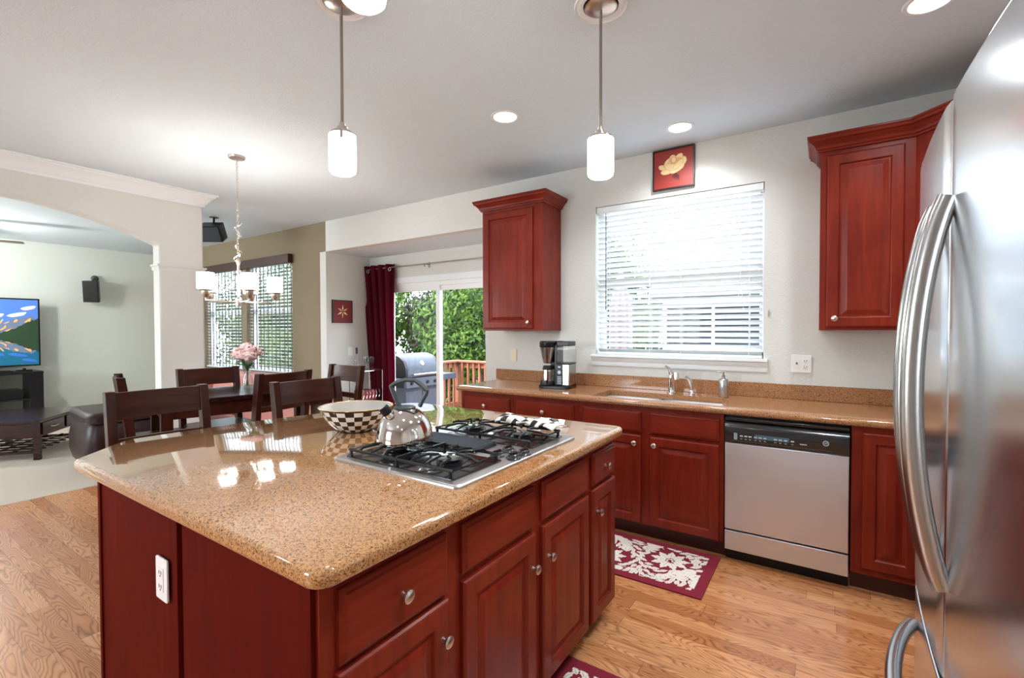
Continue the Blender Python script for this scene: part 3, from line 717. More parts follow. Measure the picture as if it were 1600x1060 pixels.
# ------------------------------------------------------------------ cooktop
CX0, CX1, CY0, CY1 = -1.475, -.888, 1.045, 1.825
t = thing('gas_cooktop', 'stainless gas cooktop with black grates and centre vent on the island', 'cooktop', (0, 0, .9145))
pl = rounded([(CX0, CY0), (CX1, CY0), (CX1, CY1), (CX0, CY1)], [.02]*4)
mk('steel_tray', slab(pl, 0, .01, [(0, 0), (0, .006), (-.003, .009), (-.008, .010)]), 'steelt', t)
def well(x0, x1, y0, y1): return slab(rounded([(x0, y0), (x1, y0), (x1, y1), (x0, y1)], [.012]*4), 0, 0, [(0, .0102), (0, .013), (-.004, .0145)])
mk('burner_pan', well(CX0+.03, CX1-.045, CY0+.032, CY0+.295), 'black', t)
mk('burner_pan', well(CX0+.03, CX1-.045, CY1-.295, CY1-.032), 'black', t)
v = well(CX0+.03, CX0+.40, CY0+.315, CY1-.315)
mk('vent_frame', v, 'black', t)
v = MB()
for k in range(24):
    x = CX0+.045+k*.0145; v.prism([(x, .0148), (x+.008, .0148), (x+.006, .026), (x+.002, .026)], CY0+.322, CY1-.322, 'Y')
v.box(CX0+.034, CX0+.394, CY0+.318, CY0+.324, .0148, .026).box(CX0+.034, CX0+.394, CY1-.324, CY1-.318, .0148, .026)
mk('vent_grille', v, 'grayp', t, weld=False)
burn = []
for ya, yb in ((CY0+.032, CY0+.295), (CY1-.295, CY1-.032)):
    ym = (ya+yb)/2; xa, xb = CX0+.03, CX1-.045; zt = .046
    g = MB(); r = .0052
    g.tube([(xa+.012, ya+.012, zt-.012), (xb-.012, ya+.012, zt-.012), (xb-.012, yb-.012, zt-.012), (xa+.012, yb-.012, zt-.012)], .0052, 8, closed=True)
    for x in (xa+.02, (xa+xb)/2, xb-.02):
        for y in (ya+.012, yb-.012): g.cyl((x, y, .0146), (x, y, zt-.012), .006, n=8)
    xc = (xa+xb)/2
    g.box(xc-.004, xc+.004, ya+.01, yb-.01, zt-.012, zt-.002)
    for bx in ((xa+xc)/2, (xc+xb)/2):
        # straight fingers and curved wishbones
        for sx in (-1, 1):
            x_out = bx+sx*(xc-xa)/2*.93
            g.tube([(x_out, ym, zt-.008), (x_out-sx*.03, ym, zt+.001), (bx+sx*.028, ym, zt+.003)], r, 8)
            for sy in (-1, 1):
                y_out = ym+sy*((yb-ya)/2-.014)
                g.tube([(bx+sx*.062, y_out, zt-.010), (bx+sx*.060, y_out-sy*.012, zt), (bx+sx*.050, ym+sy*.055, zt+.003), (bx+sx*.030, ym+sy*.042, zt+.003), (bx+sx*.020, ym+sy*.030, zt+.002)], r, 8)
        for sy in (-1, 1):
            y_out = ym+sy*((yb-ya)/2-.014)
            g.tube([(bx, y_out, zt-.008), (bx, ym+sy*.075, zt+.002), (bx, ym+sy*.045, zt+.002)], r, 8)
        burn.append((bx, ym))
    mk('grate', g, 'iron', t, weld=False)
for bx, by in burn:
    b = mk('burner', MB().lathe([(.046, .0146), (.046, .020), (.034, .023), (.034, .030), (.001, .030)], 28, (bx, by, 0)), 'iron', t)
    mk('burner_cap', MB().lathe([(.040, .0301), (.043, .033), (.041, .038), (.030, .040), (.0001, .040)], 28, (bx, by, 0)), 'cap', b)
for kx, ky in ((-.985, 1.38), (-.99, 1.455), (-.918, 1.385), (-.918, 1.455)):
    mk('control_knob', MB().lathe([(.026, .0101), (.028, .013), (.026, .016), (.021, .019), (.020, .024), (.017, .027), (.0001, .028)], 24, (kx, ky, 0)).box(kx-.004, kx+.004, ky-.019, ky+.019, .024, .032), 'black', t)

# kettle
zk = .9145+.050
t = thing('tea_kettle', 'polished steel whistling kettle with grey handle on the cooktop', 'kettle', (-1.315, 1.245, zk), YAW)
mk('body', MB().lathe([(.0001, .0), (.098, .0), (.105, .003), (.106, .012), (.104, .030), (.099, .052), (.090, .075), (.076, .096), (.058, .112), (.040, .122), (.034, .125), (.0001, .126)], 48), 'kettle', t)
mk('lid', MB().lathe([(.040, .1225), (.041, .127), (.034, .131), (.0001, .134)], 32), 'grayp', t)
s = MB(); A = Matrix.Rotation(radians(-42), 4, 'Y') @ Matrix.Rotation(radians(0), 4, 'X')
s.tube([(-.032, -.040, .088), (-.055, -.055, .120)], [.021, .017], 20)
sp_ = mk('spout', s, 'kettle', t)
mk('whistle_cap', MB().tube([(-.050, -.052, .112), (-.062, -.060, .132), (-.066, -.062, .138)], [.0185, .019, .016], 20), 'blackp', sp_)
h = MB().tube([(-.018, 0, .128), (-.030, 0, .150), (-.044, 0, .188), (-.050, 0, .204), (-.034, 0, .216), (.005, 0, .229), (.040, 0, .227), (.066, 0, .208), (.084, 0, .188), (.080, 0, .176), (.066, 0, .150), (.056, 0, .128)],
              [.012, .012, .012, .0125, .012, .011, .011, .012, .012, .012, .011, .011], 4, flat=(1.25, .85))
mk('handle', h, 'grayp', t, bevel=.003)
# checkered bowl
t = thing('serving_bowl', 'black and white checkered enamel bowl on the island', 'bowl', (-1.825, 1.425, .9145))
prof = [(.055, 0), (.075, .002), (.100, .018), (.122, .040), (.139, .062), (.152, .084), (.162, .104), (.165, .112)]
n = 26
vs = MB().lathe([(.0001, .0)]+[(.055, 0)], 52)
b = MB()
b.lathe(prof, 52, mf=lambda i, j: (1 if ((j//2)+i) % 2 else 0) if 0 < i < 6 else 1)
mk('outer_shell', b, ['enamelw', 'enamelb'], t)
mk('inner_lining', MB().lathe([(.1645, .1125), (.158, .104), (.148, .084), (.134, .062), (.116, .042), (.094, .024), (.06, .012), (.0001, .010)], 52), 'enamelw', t)
mk('rim', MB().tube([(.1655*cos(2*pi*i/52), .1655*sin(2*pi*i/52), .1125) for i in range(52)], .0022, 8, closed=True), 'gold', t)
for k, (dx, dy, dz, label) in enumerate(((.07, .02, .070, 'yellow lemon lying in the checkered bowl'),)):
    q = MB().lathe([(.0001, -.045), (.006, -.042), (.020, -.033), (.029, -.014), (.030, .008), (.023, .028), (.009, .040), (.006, .045), (.0001, .046)], 20, M=Matrix.Rotation(radians(80), 4, 'Y') @ Matrix.Rotation(.6, 4, 'X'))
    tag(mk('lemon', q, 'yellow', None, (-1.825+dx, 1.425+dy, .9145+dz)), label, 'lemon')
# checkered cloth crumpled on the far grate
def cloth(u, v):
    x = -1.215+.30*u; y = 1.80-.10*v+.02*sin(u*4)
    z = .9145+.056+.030*sin(pi*min(1, max(0, v)))*(0.55+.45*sin(u*9+1))*(1-.35*u)+.006*sin(u*17+v*6)
    return (x+.012*sin(v*5), y, z)
cm = MB(); nu, nv = 24, 8
cm.grid(cloth, nu, nv); cm.m = [1 if ((i//2+j//2) % 2 == 0 and (i//2 % 3 != 2)) else 0 for j in range(nv) for i in range(nu)]
o = tag(mk('pot_holder', cm, ['enamelw', 'enamelb']), 'crumpled white pot holder with black checks on the far grate', 'pot holder')
sm = o.modifiers.new('thick', 'SOLIDIFY'); sm.thickness = .006; sm.offset = 1

# ------------------------------------------------------------------ coffee maker
t = thing('coffee_maker', 'steel and black coffee maker with glass carafe on the sink counter', 'coffee maker', (-1.80, 3.36, .9145), radians(8))
mk('base', MB().prism(rounded([(-.135, -.11), (.13, -.11), (.13, .10), (-.135, .10)], [.05, .03, .02, .02]), 0, .022), 'blackp', t, bevel=.003)
mk('tower', MB().box(-.07, .0, .02, .10, .022, .345).box(-.01, .012, -.05, .10, .022, .345), 'blackp', t, weld=False, bevel=.004)
mk('brew_basket', MB().lathe([(.030, .195), (.036, .20), (.052, .27), (.062, .325), (.060, .326)], 28, (-.068, -.045, 0)), 'steelv', t)
mk('brew_lid', MB().lathe([(.064, .326), (.066, .33), (.066, .365), (.058, .375), (.0001, .376)], 28, (-.068, -.045, 0)).box(-.072, .015, -.03, .09, .335, .374), 'blackp', t, weld=False)
ca = mk('carafe', MB().lathe([(.062, .0225), (.066, .03), (.060, .06), (.048, .11), (.038, .145), (.038, .15)], 28, (-.068, -.045, 0)), 'glasst', t)
mk('coffee', MB().lathe([(.058, .024), (.061, .03), (.057, .055), (.0001, .056)], 24, (-.068, -.045, 0)), 'blackp', ca)
mk('carafe_collar', MB().lathe([(.040, .145), (.042, .15), (.040, .165), (.034, .178), (.0001, .18)], 28, (-.068, -.045, 0)), 'blackp', ca)
mk('carafe_handle', MB().tube([(-.055, -.088, .155), (-.045, -.125, .150), (-.040, -.135, .11), (-.045, -.118, .065), (-.052, -.105, .05)], [.009, .010, .010, .009, .007], 10), 'blackp', ca)
mk('steel_strip', MB().box(-.058, -.036, -.146, -.142, .07, .15), 'steelv', ca)
mk('control_housing', MB().box(.015, .125, -.075, .095, .022, .195), 'steelv', t, bevel=.008)
cpn = mk('control_panel', MB().box(.018, .068, -.080, -.0752, .028, .190), 'blackp', t, bevel=.002)
q = MB()
q.lathe([(.0001, 0), (.013, 0), (.014, .003), (.0001, .004)], 20, (.043, -.080, .130), M=Matrix.Rotation(radians(90), 4, 'X')).box(.033, .053, -.0818, -.0802, .165, .178)
for k in range(5): q.box(.026, .060, -.0815, -.0802, .038+k*.013, .044+k*.013)
mk('buttons', q, 'label', cpn, weld=False)
mk('water_tank', MB().box(.014, .128, -.072, .098, .200, .335), 'glasst', t, bevel=.012)
mk('tank_lid', MB().box(.016, .120, -.068, .094, .336, .372), 'blackp', t, bevel=.004)
mk('tank_seat', MB().box(.012, .130, -.076, .10, .196, .1998), 'blackp', t, bevel=.001)

# ------------------------------------------------------------------ refrigerator
FX = .170
t = thing('refrigerator', 'stainless french door refrigerator at the right edge of the room', 'refrigerator', (FX, 1.085, 0), radians(-90))
# local x -> -Y, local -y -> -X (towards the room)
hw = .455
mk('cabinet', MB().box(-hw+.01, hw-.01, .075, .80, .03, 1.745), 'grayp', t, bevel=.004)
mk('feet', MB().box(-hw+.02, hw-.02, .10, .74, 0, .03), 'blackp', t)
def fdoor(x0, x1, z0, z1, seamside):
    # slightly bowed door with rounded vertical edges; outline in plan
    pts = []; n = 16; r = .018
    for i in range(n+1):
        x = x0+(x1-x0)*i/n; y = .018*(x/hw)**2
        e = min(x-x0, x1-x)
        pts.append((x, y))
    pts[0] = (x0, pts[0][1]+.010); pts[-1] = (x1, pts[-1][1]+.010)
    pts.insert(1, (x0+.003, pts[1][1]*0+.018*((x0+.003)/hw)**2+.003)); pts.insert(-1, (x1-.003, .018*((x1-.003)/hw)**2+.003))
    pts += [(x1, .07), (x0, .07)]
    return MB().prism(pts, z0, z1)
def bow_handle(p0, p1, out, w=.013):
    # vertical or horizontal bow from p0 to p1 standing off the door by out (local -y)
    P0, P1 = Vector(p0), Vector(p1); pts = []
    N = 22
    for i in range(N+1):
        s = i/N; d = out*(1-(2*s-1)**2)**.85 if 0 < s < 1 else 0
        q = P0.lerp(P1, s); pts.append((q.x, q.y-d-.006, q.z))
    return pts
ZT, ZB = 1.770, .770
for nm, x0, x1, hx in (('door', -hw, -.003, -.055), ('door', .003, hw, .040)):
    d = mk(nm, fdoor(x0, x1, ZB, ZT, 0), 'fridge', t, bevel=.003)
    pts = bow_handle((hx, .0, 1.598), (hx, .0, .945), .043)
    hnd = MB().tube(pts, [.012]+[.013]*(len(pts)-2)+[.012], 12, flat=(1.25, .8))
    hh = mk('handle', hnd, 'steelv', d)
    mk('handle_rib', MB().tube([(p[0], p[1]-.010, p[2]) for p in pts[1:-1]], .0045, 8), 'steelv', hh)
fz = mk('freezer_drawer', fdoor(-hw, hw, .09, .755, 0), 'fridge', t, bevel=.003)
pts = bow_handle((-.32, .006, .700), (.32, .006, .700), .060)
mk('handle', MB().tube(pts, .014, 12), 'steelv', fz)
mk('hinge_cover', MB().box(-hw+.01, -hw+.09, .03, .10, 1.7705, 1.785), 'grayp', t, bevel=.003); mk('hinge_cover', MB().box(hw-.09, hw-.01, .03, .10, 1.7705, 1.785), 'grayp', t, bevel=.003)
mk('gasket', MB().box(-.0028, .0028, .008, .07, ZB+.002, ZT-.002).box(-hw+.01, hw-.01, .02, .0745, .7555, .7695), 'grayp', t, weld=False)

# ------------------------------------------------------------------ ceiling lights
def pendant(label, x, y, zb, group='brushed nickel pendants over the island'):
    t = thing('pendant_lamp', label, 'pendant light', (x, y, H), 0, group)
    d = zb-H
    mk('ceiling_ring', MB().lathe([(.072, -.001), (.074, -.006), (.090, -.010), (.100, -.004), (.108, -.010), (.112, -.001)], 40), 'white', t)
    mk('canopy', MB().lathe([(.066, -.001), (.068, -.010), (.060, -.016), (.030, -.018), (.012, -.022), (.0001, -.022)], 36), 'nickel', t)
    mk('rod', MB().cyl((0, 0, -.02), (0, 0, d+.205), .0062, n=12), 'bronze', t)
    mk('socket_cap', MB().lathe([(.0001, d+.212), (.011, d+.212), (.011, d+.196), (.022, d+.194), (.022, d+.180), (.036, d+.178), (.036, d+.170), (.050, d+.168), (.052, d+.160), (.0001, d+.160)], 32), 'nickel', t)
    sh = mk('glass_shade', MB().lathe([(.049, d+.160), (.0545, d+.158), (.0545, d+.02), (.052, d+.008), (.044, d+.001), (.0001, d+.0005)], 36), 'shade', t)
    r = MB()
    for zz in (d+.150, d+.138): r.tube([(.0555*cos(2*pi*i/32), .0555*sin(2*pi*i/32), zz) for i in range(32)], .0014, 6, closed=True)
    mk('metal_bands', r, 'nickel', sh)
    mk('clip', MB().box(.01, .022, -.0605, -.054, d+.128, d+.162), 'nickel', t, bevel=.002).rotation_euler = (0, 0, YAW)
    return t
pendant('nickel pendant with white glass cylinder, left of the two fully visible', -1.69, 1.262, 2.033)
pendant('nickel pendant with white glass cylinder hanging left of the rose picture', -.803, 1.882, 2.024)
pendant('pendant cut off by the top edge, only its lit glass bottom showing', -.945, .770, 2.175)
def downlight(label, x, y):
    t = thing('recessed_light', label, 'ceiling light', (x, y, H), 0, 'recessed ceiling lights')
    mk('trim_ring', MB().lathe([(.070, -.001), (.073, -.006), (.088, -.006), (.094, -.001)], 36), 'white', t)
    mk('lens', MB().lathe([(.0001, -.004), (.068, -.003), (.072, -.001)], 32), 'bulb', t)
    light('downlight_beam', 'SPOT', (x, y, H-.03), 42, (.87, .94, 1), spot=radians(150), blend=.9, r=.07)
downlight('recessed ceiling light between the two visible pendants', -1.723, 2.511)
downlight('recessed ceiling light left of and above the rose picture', -.836, 3.30)
downlight('recessed ceiling light at the top right near the refrigerator', .345, 2.622)

for x, y, e_ in ((.02, 1.15, 75), (-.85, -.95, 34), (.30, -1.2, 34), (-3.3, -.6, 20)):  # extra out-of-view spots without fixtures, added to brighten the room
    light('unseen_fill_beam', 'SPOT', (x, y, H-.03), e_, (.87, .94, 1), spot=radians(150), blend=.9, r=.07)
# chandelier
cx, cy = -3.855, 1.905
t = thing('chandelier', 'nickel chandelier with white glass cylinder shades over the dining table', 'chandelier', (cx, cy, H))
mk('canopy', MB().lathe([(.0001, -.03), (.02, -.03), (.055, -.02), (.062, -.008), (.062, -.001)], 32), 'nickel', t)
ch = MB()
z = -.032; k = 0
while z > -.80:
    L_ = .030; pts = []
    for i in range(12):
        a = 2*pi*i/12; px = .007*cos(a); pz = .5*L_*sin(a)
        pts.append((px, 0, z-L_/2+pz) if k % 2 == 0 else (0, px, z-L_/2+pz))
    ch.tube(pts, .0022, 6, closed=True); z -= .024; k += 1
rr = random.Random(4); pts = []
for i in range(34):
    s = i/33; pts.append((.024*sin(s*19+1)*(.4+s), .020*cos(s*15), -.48-.36*s+.02*sin(s*31)))
ch.tube(pts, .0038, 6)
pts = [(.03*sin(s*23/33+2), .018*cos(s*17/33), -.52-.30*s/33) for s in range(34)]
ch.tube(pts, .0032, 6)
mk('chain', ch, 'nickel', t, weld=False)
mk('stem', MB().cyl((0, 0, -.80), (0, 0, -1.17), .010, n=12).lathe([(.0001, -1.18), (.022, -1.17), (.026, -1.14), (.022, -1.115), (.010, -1.105)], 20).lathe([(.014, -.80), (.018, -.82), (.010, -.85)], 16), 'nickel', t, weld=False)
for k in range(5):
    a = radians(61.7+72*k); dx, dy = cos(a), sin(a); R_ = .255
    arm = mk('arm', MB().tube([(.01*dx, .01*dy, -1.14), (.09*dx, .09*dy, -1.142), (.18*dx, .18*dy, -1.140), (R_*dx, R_*dy, -1.138), (R_*dx, R_*dy, -1.10)], .0055, 8)
             .lathe([(.012, -1.12), (.028, -1.10), (.03, -1.07), (.048, -1.066), (.050, -1.058), (.0001, -1.057)], 24, (R_*dx, R_*dy, 0)), 'nickel', t, weld=False)
    mk('glass_shade', MB().lathe([(.050, -1.0565), (.0565, -1.052), (.0565, -.937), (.054, -.935), (.054, -1.048)], 30, (R_*dx, R_*dy, 0)), 'shadec', arm)

# ------------------------------------------------------------------ dining chairs
def make_chair(label):
    t = thing('dining_chair', label, 'chair')
    HW = .215
    seat = slab(rounded([(-HW, -.20), (HW, -.20), (HW+.01, .21), (-HW-.01, .21)], [.02, .02, .04, .04]), 0, 0, [(-.006, .595), (0, .602), (0, .622), (-.006, .630)])
    mk('seat', seat, 'espresso', t)
    mk('apron', MB().box(-HW+.02, HW-.02, -.185, -.165, .54, .594).box(-HW+.02, HW-.02, .165, .185, .54, .594).box(-HW+.015, -HW+.035, -.17, .17, .54, .594).box(HW-.035, HW-.015, -.17, .17, .54, .594), 'espresso', t, weld=False)
    for s in (-1, 1):
        x = s*(HW-.004)
        prof = [(-.17, 0), (-.20, .3), (-.205, .6), (-.232, .85), (-.262, 1.07), (-.212, 1.07), (-.180, .85), (-.155, .6), (-.150, .3), (-.13, 0)]
        mk('leg', MB().prism(prof, x-.021, x+.021, 'X'), 'espressoz', t, bevel=.003)
        mk('leg', MB().box(s*(HW-.03)-.02, s*(HW-.03)+.02, .155, .195, 0, .594), 'espressoz', t, bevel=.003)
    def rail(zb, zt, y0, lean):
        mb = MB(); n = 12
        vs = []
        for i in range(n+1):
            x = -HW+.018+(2*HW-.036)*i/n; c = -.022*(1-(2*i/n-1)**2)
            for dy, z, dl in ((-.011, zb, 0), (.011, zb, 0), (.011, zt, lean), (-.011, zt, lean)): vs.append((x, y0+c+dy+dl, z))
        fs = [(0, 1, 2, 3)]+[tuple(reversed((n*4, n*4+1, n*4+2, n*4+3)))]
        for i in range(n):
            for j in range(4): fs.append((i*4+j, i*4+(j+1) % 4, (i+1)*4+(j+1) % 4, (i+1)*4+j))
        return mb.add(vs, fs)
    mk('top_rail', rail(.925, 1.062, -.222, -.018), 'espresso', t, bevel=.002)
    mk('lower_rail', rail(.785, .828, -.203, -.005), 'espresso', t, bevel=.002)
    mk('stretcher', MB().box(-HW+.02, HW-.02, .165, .185, .20, .235).box(-HW+.015, -HW+.032, -.17, .16, .26, .29).box(HW-.032, HW-.015, -.17, .16, .26, .29), 'espresso', t, weld=False)
    return t
# back of chair sits at local -y; heading = rotz so that local +y faces the table
CHAIRS = [(-3.0, 1.058, -92, 'dark wood counter chair nearest the camera, at the left end of the island'),
          (-2.742, 1.765, -90, 'dark wood counter chair behind the checkered bowl at the island'),
          (-3.382, 2.000, 98, 'dark wood chair on the near side of the dining table'),
          (-4.318, 1.880, -93, 'dark wood chair on the far side of the table, in front of the column'),
          (-4.04, 1.195, -15, 'dark wood chair at the left head of the dining table'),
          (-3.560, 2.680, 178, 'dark wood chair at the right head of the table by the patio door')]
base = make_chair(CHAIRS[0][3])
for i, (x, y, a, lb) in enumerate(CHAIRS):
    a = radians(a); off = Vector((-sin(a), cos(a)))*.237     # from the back's top rail to the seat centre
    loc = (x+off.x, y+off.y, .001)
    if i == 0: base.location = loc; base.rotation_euler = (0, 0, a)
    else: dup(base, loc, a, lb)
for o in bpy.data.objects:
    if o.name.startswith('dining_chair'): o['group'] = 'dark wood counter-height chairs'
# dining table
t = thing('dining_table', 'dark wood counter-height dining table under the chandelier', 'table', (-3.87, 1.93, 0), radians(-14))
tw, tl = .36, .60
mk('tabletop', slab(rounded([(-tw, -tl), (tw, -tl), (tw, tl), (-tw, tl)], [.015]*4), 0, 0, [(-.004, .875), (0, .879), (0, .903), (-.005, .908)]), 'darkt', t)
mk('apron', MB().box(-tw+.04, tw-.04, -tl+.05, -tl+.07, .775, .8745).box(-tw+.04, tw-.04, tl-.07, tl-.05, .775, .8745).box(-tw+.04, -tw+.06, -tl+.05, tl-.05, .775, .8745).box(tw-.06, tw-.04, -tl+.05, tl-.05, .775, .8745), 'espresso', t, weld=False)
for sx in (-1, 1):
    for sy in (-1, 1): mk('leg', MB().box(sx*(tw-.065)-.035, sx*(tw-.065)+.035, sy*(tl-.075)-.035, sy*(tl-.075)+.035, 0.001, .8745), 'espressoz', t, bevel=.003)
# vase of peonies
vx, vy = -3.965, 2.02
t = thing('flower_vase', 'clear glass vase of pale pink peonies on the dining table', 'vase', (vx, vy, .9085))
mk('vase', MB().lathe([(.0001, .004), (.040, .004), (.044, .012), (.043, .05), (.030, .10), (.024, .125), (.034, .165), (.042, .19), (.040, .19), (.031, .165), (.021, .125), (.027, .10), (.039, .05), (.038, .014), (.0001, .012)], 28), 'glasst', t)
st_ = MB()
rr = random.Random(3)
heads = [(0, 0, .300, .060), (-.055, .01, .285, .055), (.055, .0, .29, .055), (-.02, -.055, .275, .052), (.03, -.05, .272, .050), (.02, .055, .285, .052), (-.05, -.03, .262, .048), (.085, -.02, .255, .045), (-.09, .0, .250, .045)]
for hx, hy, hz_, hr in heads:
    st_.tube([(hx*.12+rr.uniform(-.01, .01), hy*.12, .02), (-hx*.1, -hy*.1, .12), (hx*.4, hy*.4, .19), (hx, hy, hz_)], .0035, 6)
for k in range(6):
    a = k*1.05; st_.add([(0.01*cos(a), .01*sin(a), .17), (.06*cos(a-.2), .06*sin(a-.2), .20), (.085*cos(a), .085*sin(a), .205), (.06*cos(a+.2), .06*sin(a+.2), .195)], [(0, 1, 2, 3)])
mk('stems', st_, 'green', t)
for hx, hy, hz_, hr in heads:
    hr *= 1.22; hz_ -= .006; mb = MB()
    for k in range(80):
        th = rr.uniform(0, 2*pi); ph = rr.uniform(.0, 1.9); R1 = hr*rr.uniform(.55, 1.0)
        d = Vector((sin(ph)*cos(th), sin(ph)*sin(th), cos(ph))); a = d.orthogonal().normalized(); b_ = d.cross(a); c0 = d*R1; w_ = hr*.33
        up_ = (Vector((0, 0, 1))-d*d.z); up_ = up_.normalized() if up_.length > .05 else a
        sd = d.cross(up_).normalized()
        g0 = [c0-up_*w_*.9-d*hr*.25, c0+sd*w_-up_*w_*.1, c0+sd*w_*.7+up_*w_*.8+d*hr*.05, c0+up_*w_*.95-d*hr*.03, c0-sd*w_*.7+up_*w_*.8+d*hr*.05, c0-sd*w_-up_*w_*.1, c0+d*hr*.08]
        mb.add([tuple(p+Vector((hx, hy, hz_))) for p in g0], [(0, 1, 6), (1, 2, 6), (2, 3, 6), (3, 4, 6), (4, 5, 6), (5, 0, 6)])
    mb.ball((hx, hy, hz_), hr*.5, n=10, k=6)
    mk('peony', mb, 'peony', t, weld=False)

# ------------------------------------------------------------------ pictures
def blob(cx, cz, a, b, rot, n=14, lump=.0):
    out = []
    for i in range(n):
        t_ = 2*pi*i/n; x = a*cos(t_)*(1+lump*sin(3*t_)); z = b*sin(t_)*(1+lump*cos(2*t_)); out.append((cx+x*cos(rot)-z*sin(rot), cz+x*sin(rot)+z*cos(rot)))
    return out
def picture(label, loc, rz, w, h, canvas, kind):
    t = thing('framed_picture', label, 'picture', loc, rz)
    fwid = .010
    mk('frame', MB().box(-w/2, -w/2+fwid, -.024, 0, -h/2, h/2).box(w/2-fwid, w/2, -.024, 0, -h/2, h/2).box(-w/2+fwid, w/2-fwid, -.024, 0, -h/2, -h/2+fwid).box(-w/2+fwid, w/2-fwid, -.024, 0, h/2-fwid, h/2), 'frame', t, weld=False)
    mb = MB().box(-w/2+fwid, w/2-fwid, -.018, -.002, -h/2+fwid, h/2-fwid, 0)
    y = [-.0185]
    def fl(poly, mi):
        y[0] -= .00012; mb.add([(p[0], y[0], p[1]) for p in poly], [tuple(range(len(poly)))], mi)
    s = w
    if kind == 'rose':
        for (cx_, cz_, a, b, r_, mi) in ((-.02, -.05, .10, .035, .2, 1), (-.20, -.01, .09, .05, -.3, 1), (.17, .04, .11, .07, .9, 1), (-.12, -.10, .12, .055, .1, 1), (.08, -.07, .15, .06, .45, 1), (-.11, .06, .09, .06, 1.0, 1), (.12, .15, .07, .06, .5, 1),
                                   (.03, .03, .16, .10, .3, 2), (-.03, -.02, .14, .07, -.2, 1), (.10, .01, .12, .05, .7, 1), (-.01, .12, .085, .075, 1.3, 1), (.0, .10, .06, .075, .1, 2), (.01, .115, .04, .055, .1, 1)):
            q_ = 1.22; fl(blob(cx_*s*q_, cz_*s*q_+.02, a*s*q_+.004, b*s*q_+.004, r_, 14, .08), 2); fl(blob(cx_*s*q_, cz_*s*q_+.02, a*s*q_, b*s*q_, r_, 14, .08), mi)
        for k in range(5): fl(blob((.02+.03*k)*s, (-.17-.02*k)*s, .07*s, .012*s, .8+.2*k), 3)
    else:
        for k in range(6):
            a = k*pi/3+.5; fl([(0.02*s*cos(a-.6), .02*s*sin(a-.6)), (.13*s*cos(a-.30), .13*s*sin(a-.30)), (.30*s*cos(a), .30*s*sin(a)), (.13*s*cos(a+.30), .13*s*sin(a+.30))], 1 if k % 2 else 2)
        for k in range(6):
            a = k*pi/3+.2; fl(blob(.07*s*cos(a), .07*s*sin(a), .05*s, .006*s, a), 3)
    mk('canvas', mb, [canvas, 'petal', 'petal2', 'frame'], t, smooth=False, weld=False)
picture('red picture of a cream rose above the sink window', (-.968, D-.001, 2.585), 0, .305, .300, 'artred', 'rose')
picture('small dark red picture of a cream lily in the door alcove', (AX0+.001, 3.877, 1.62), radians(90), .30, .295, 'artred2', 'lily')

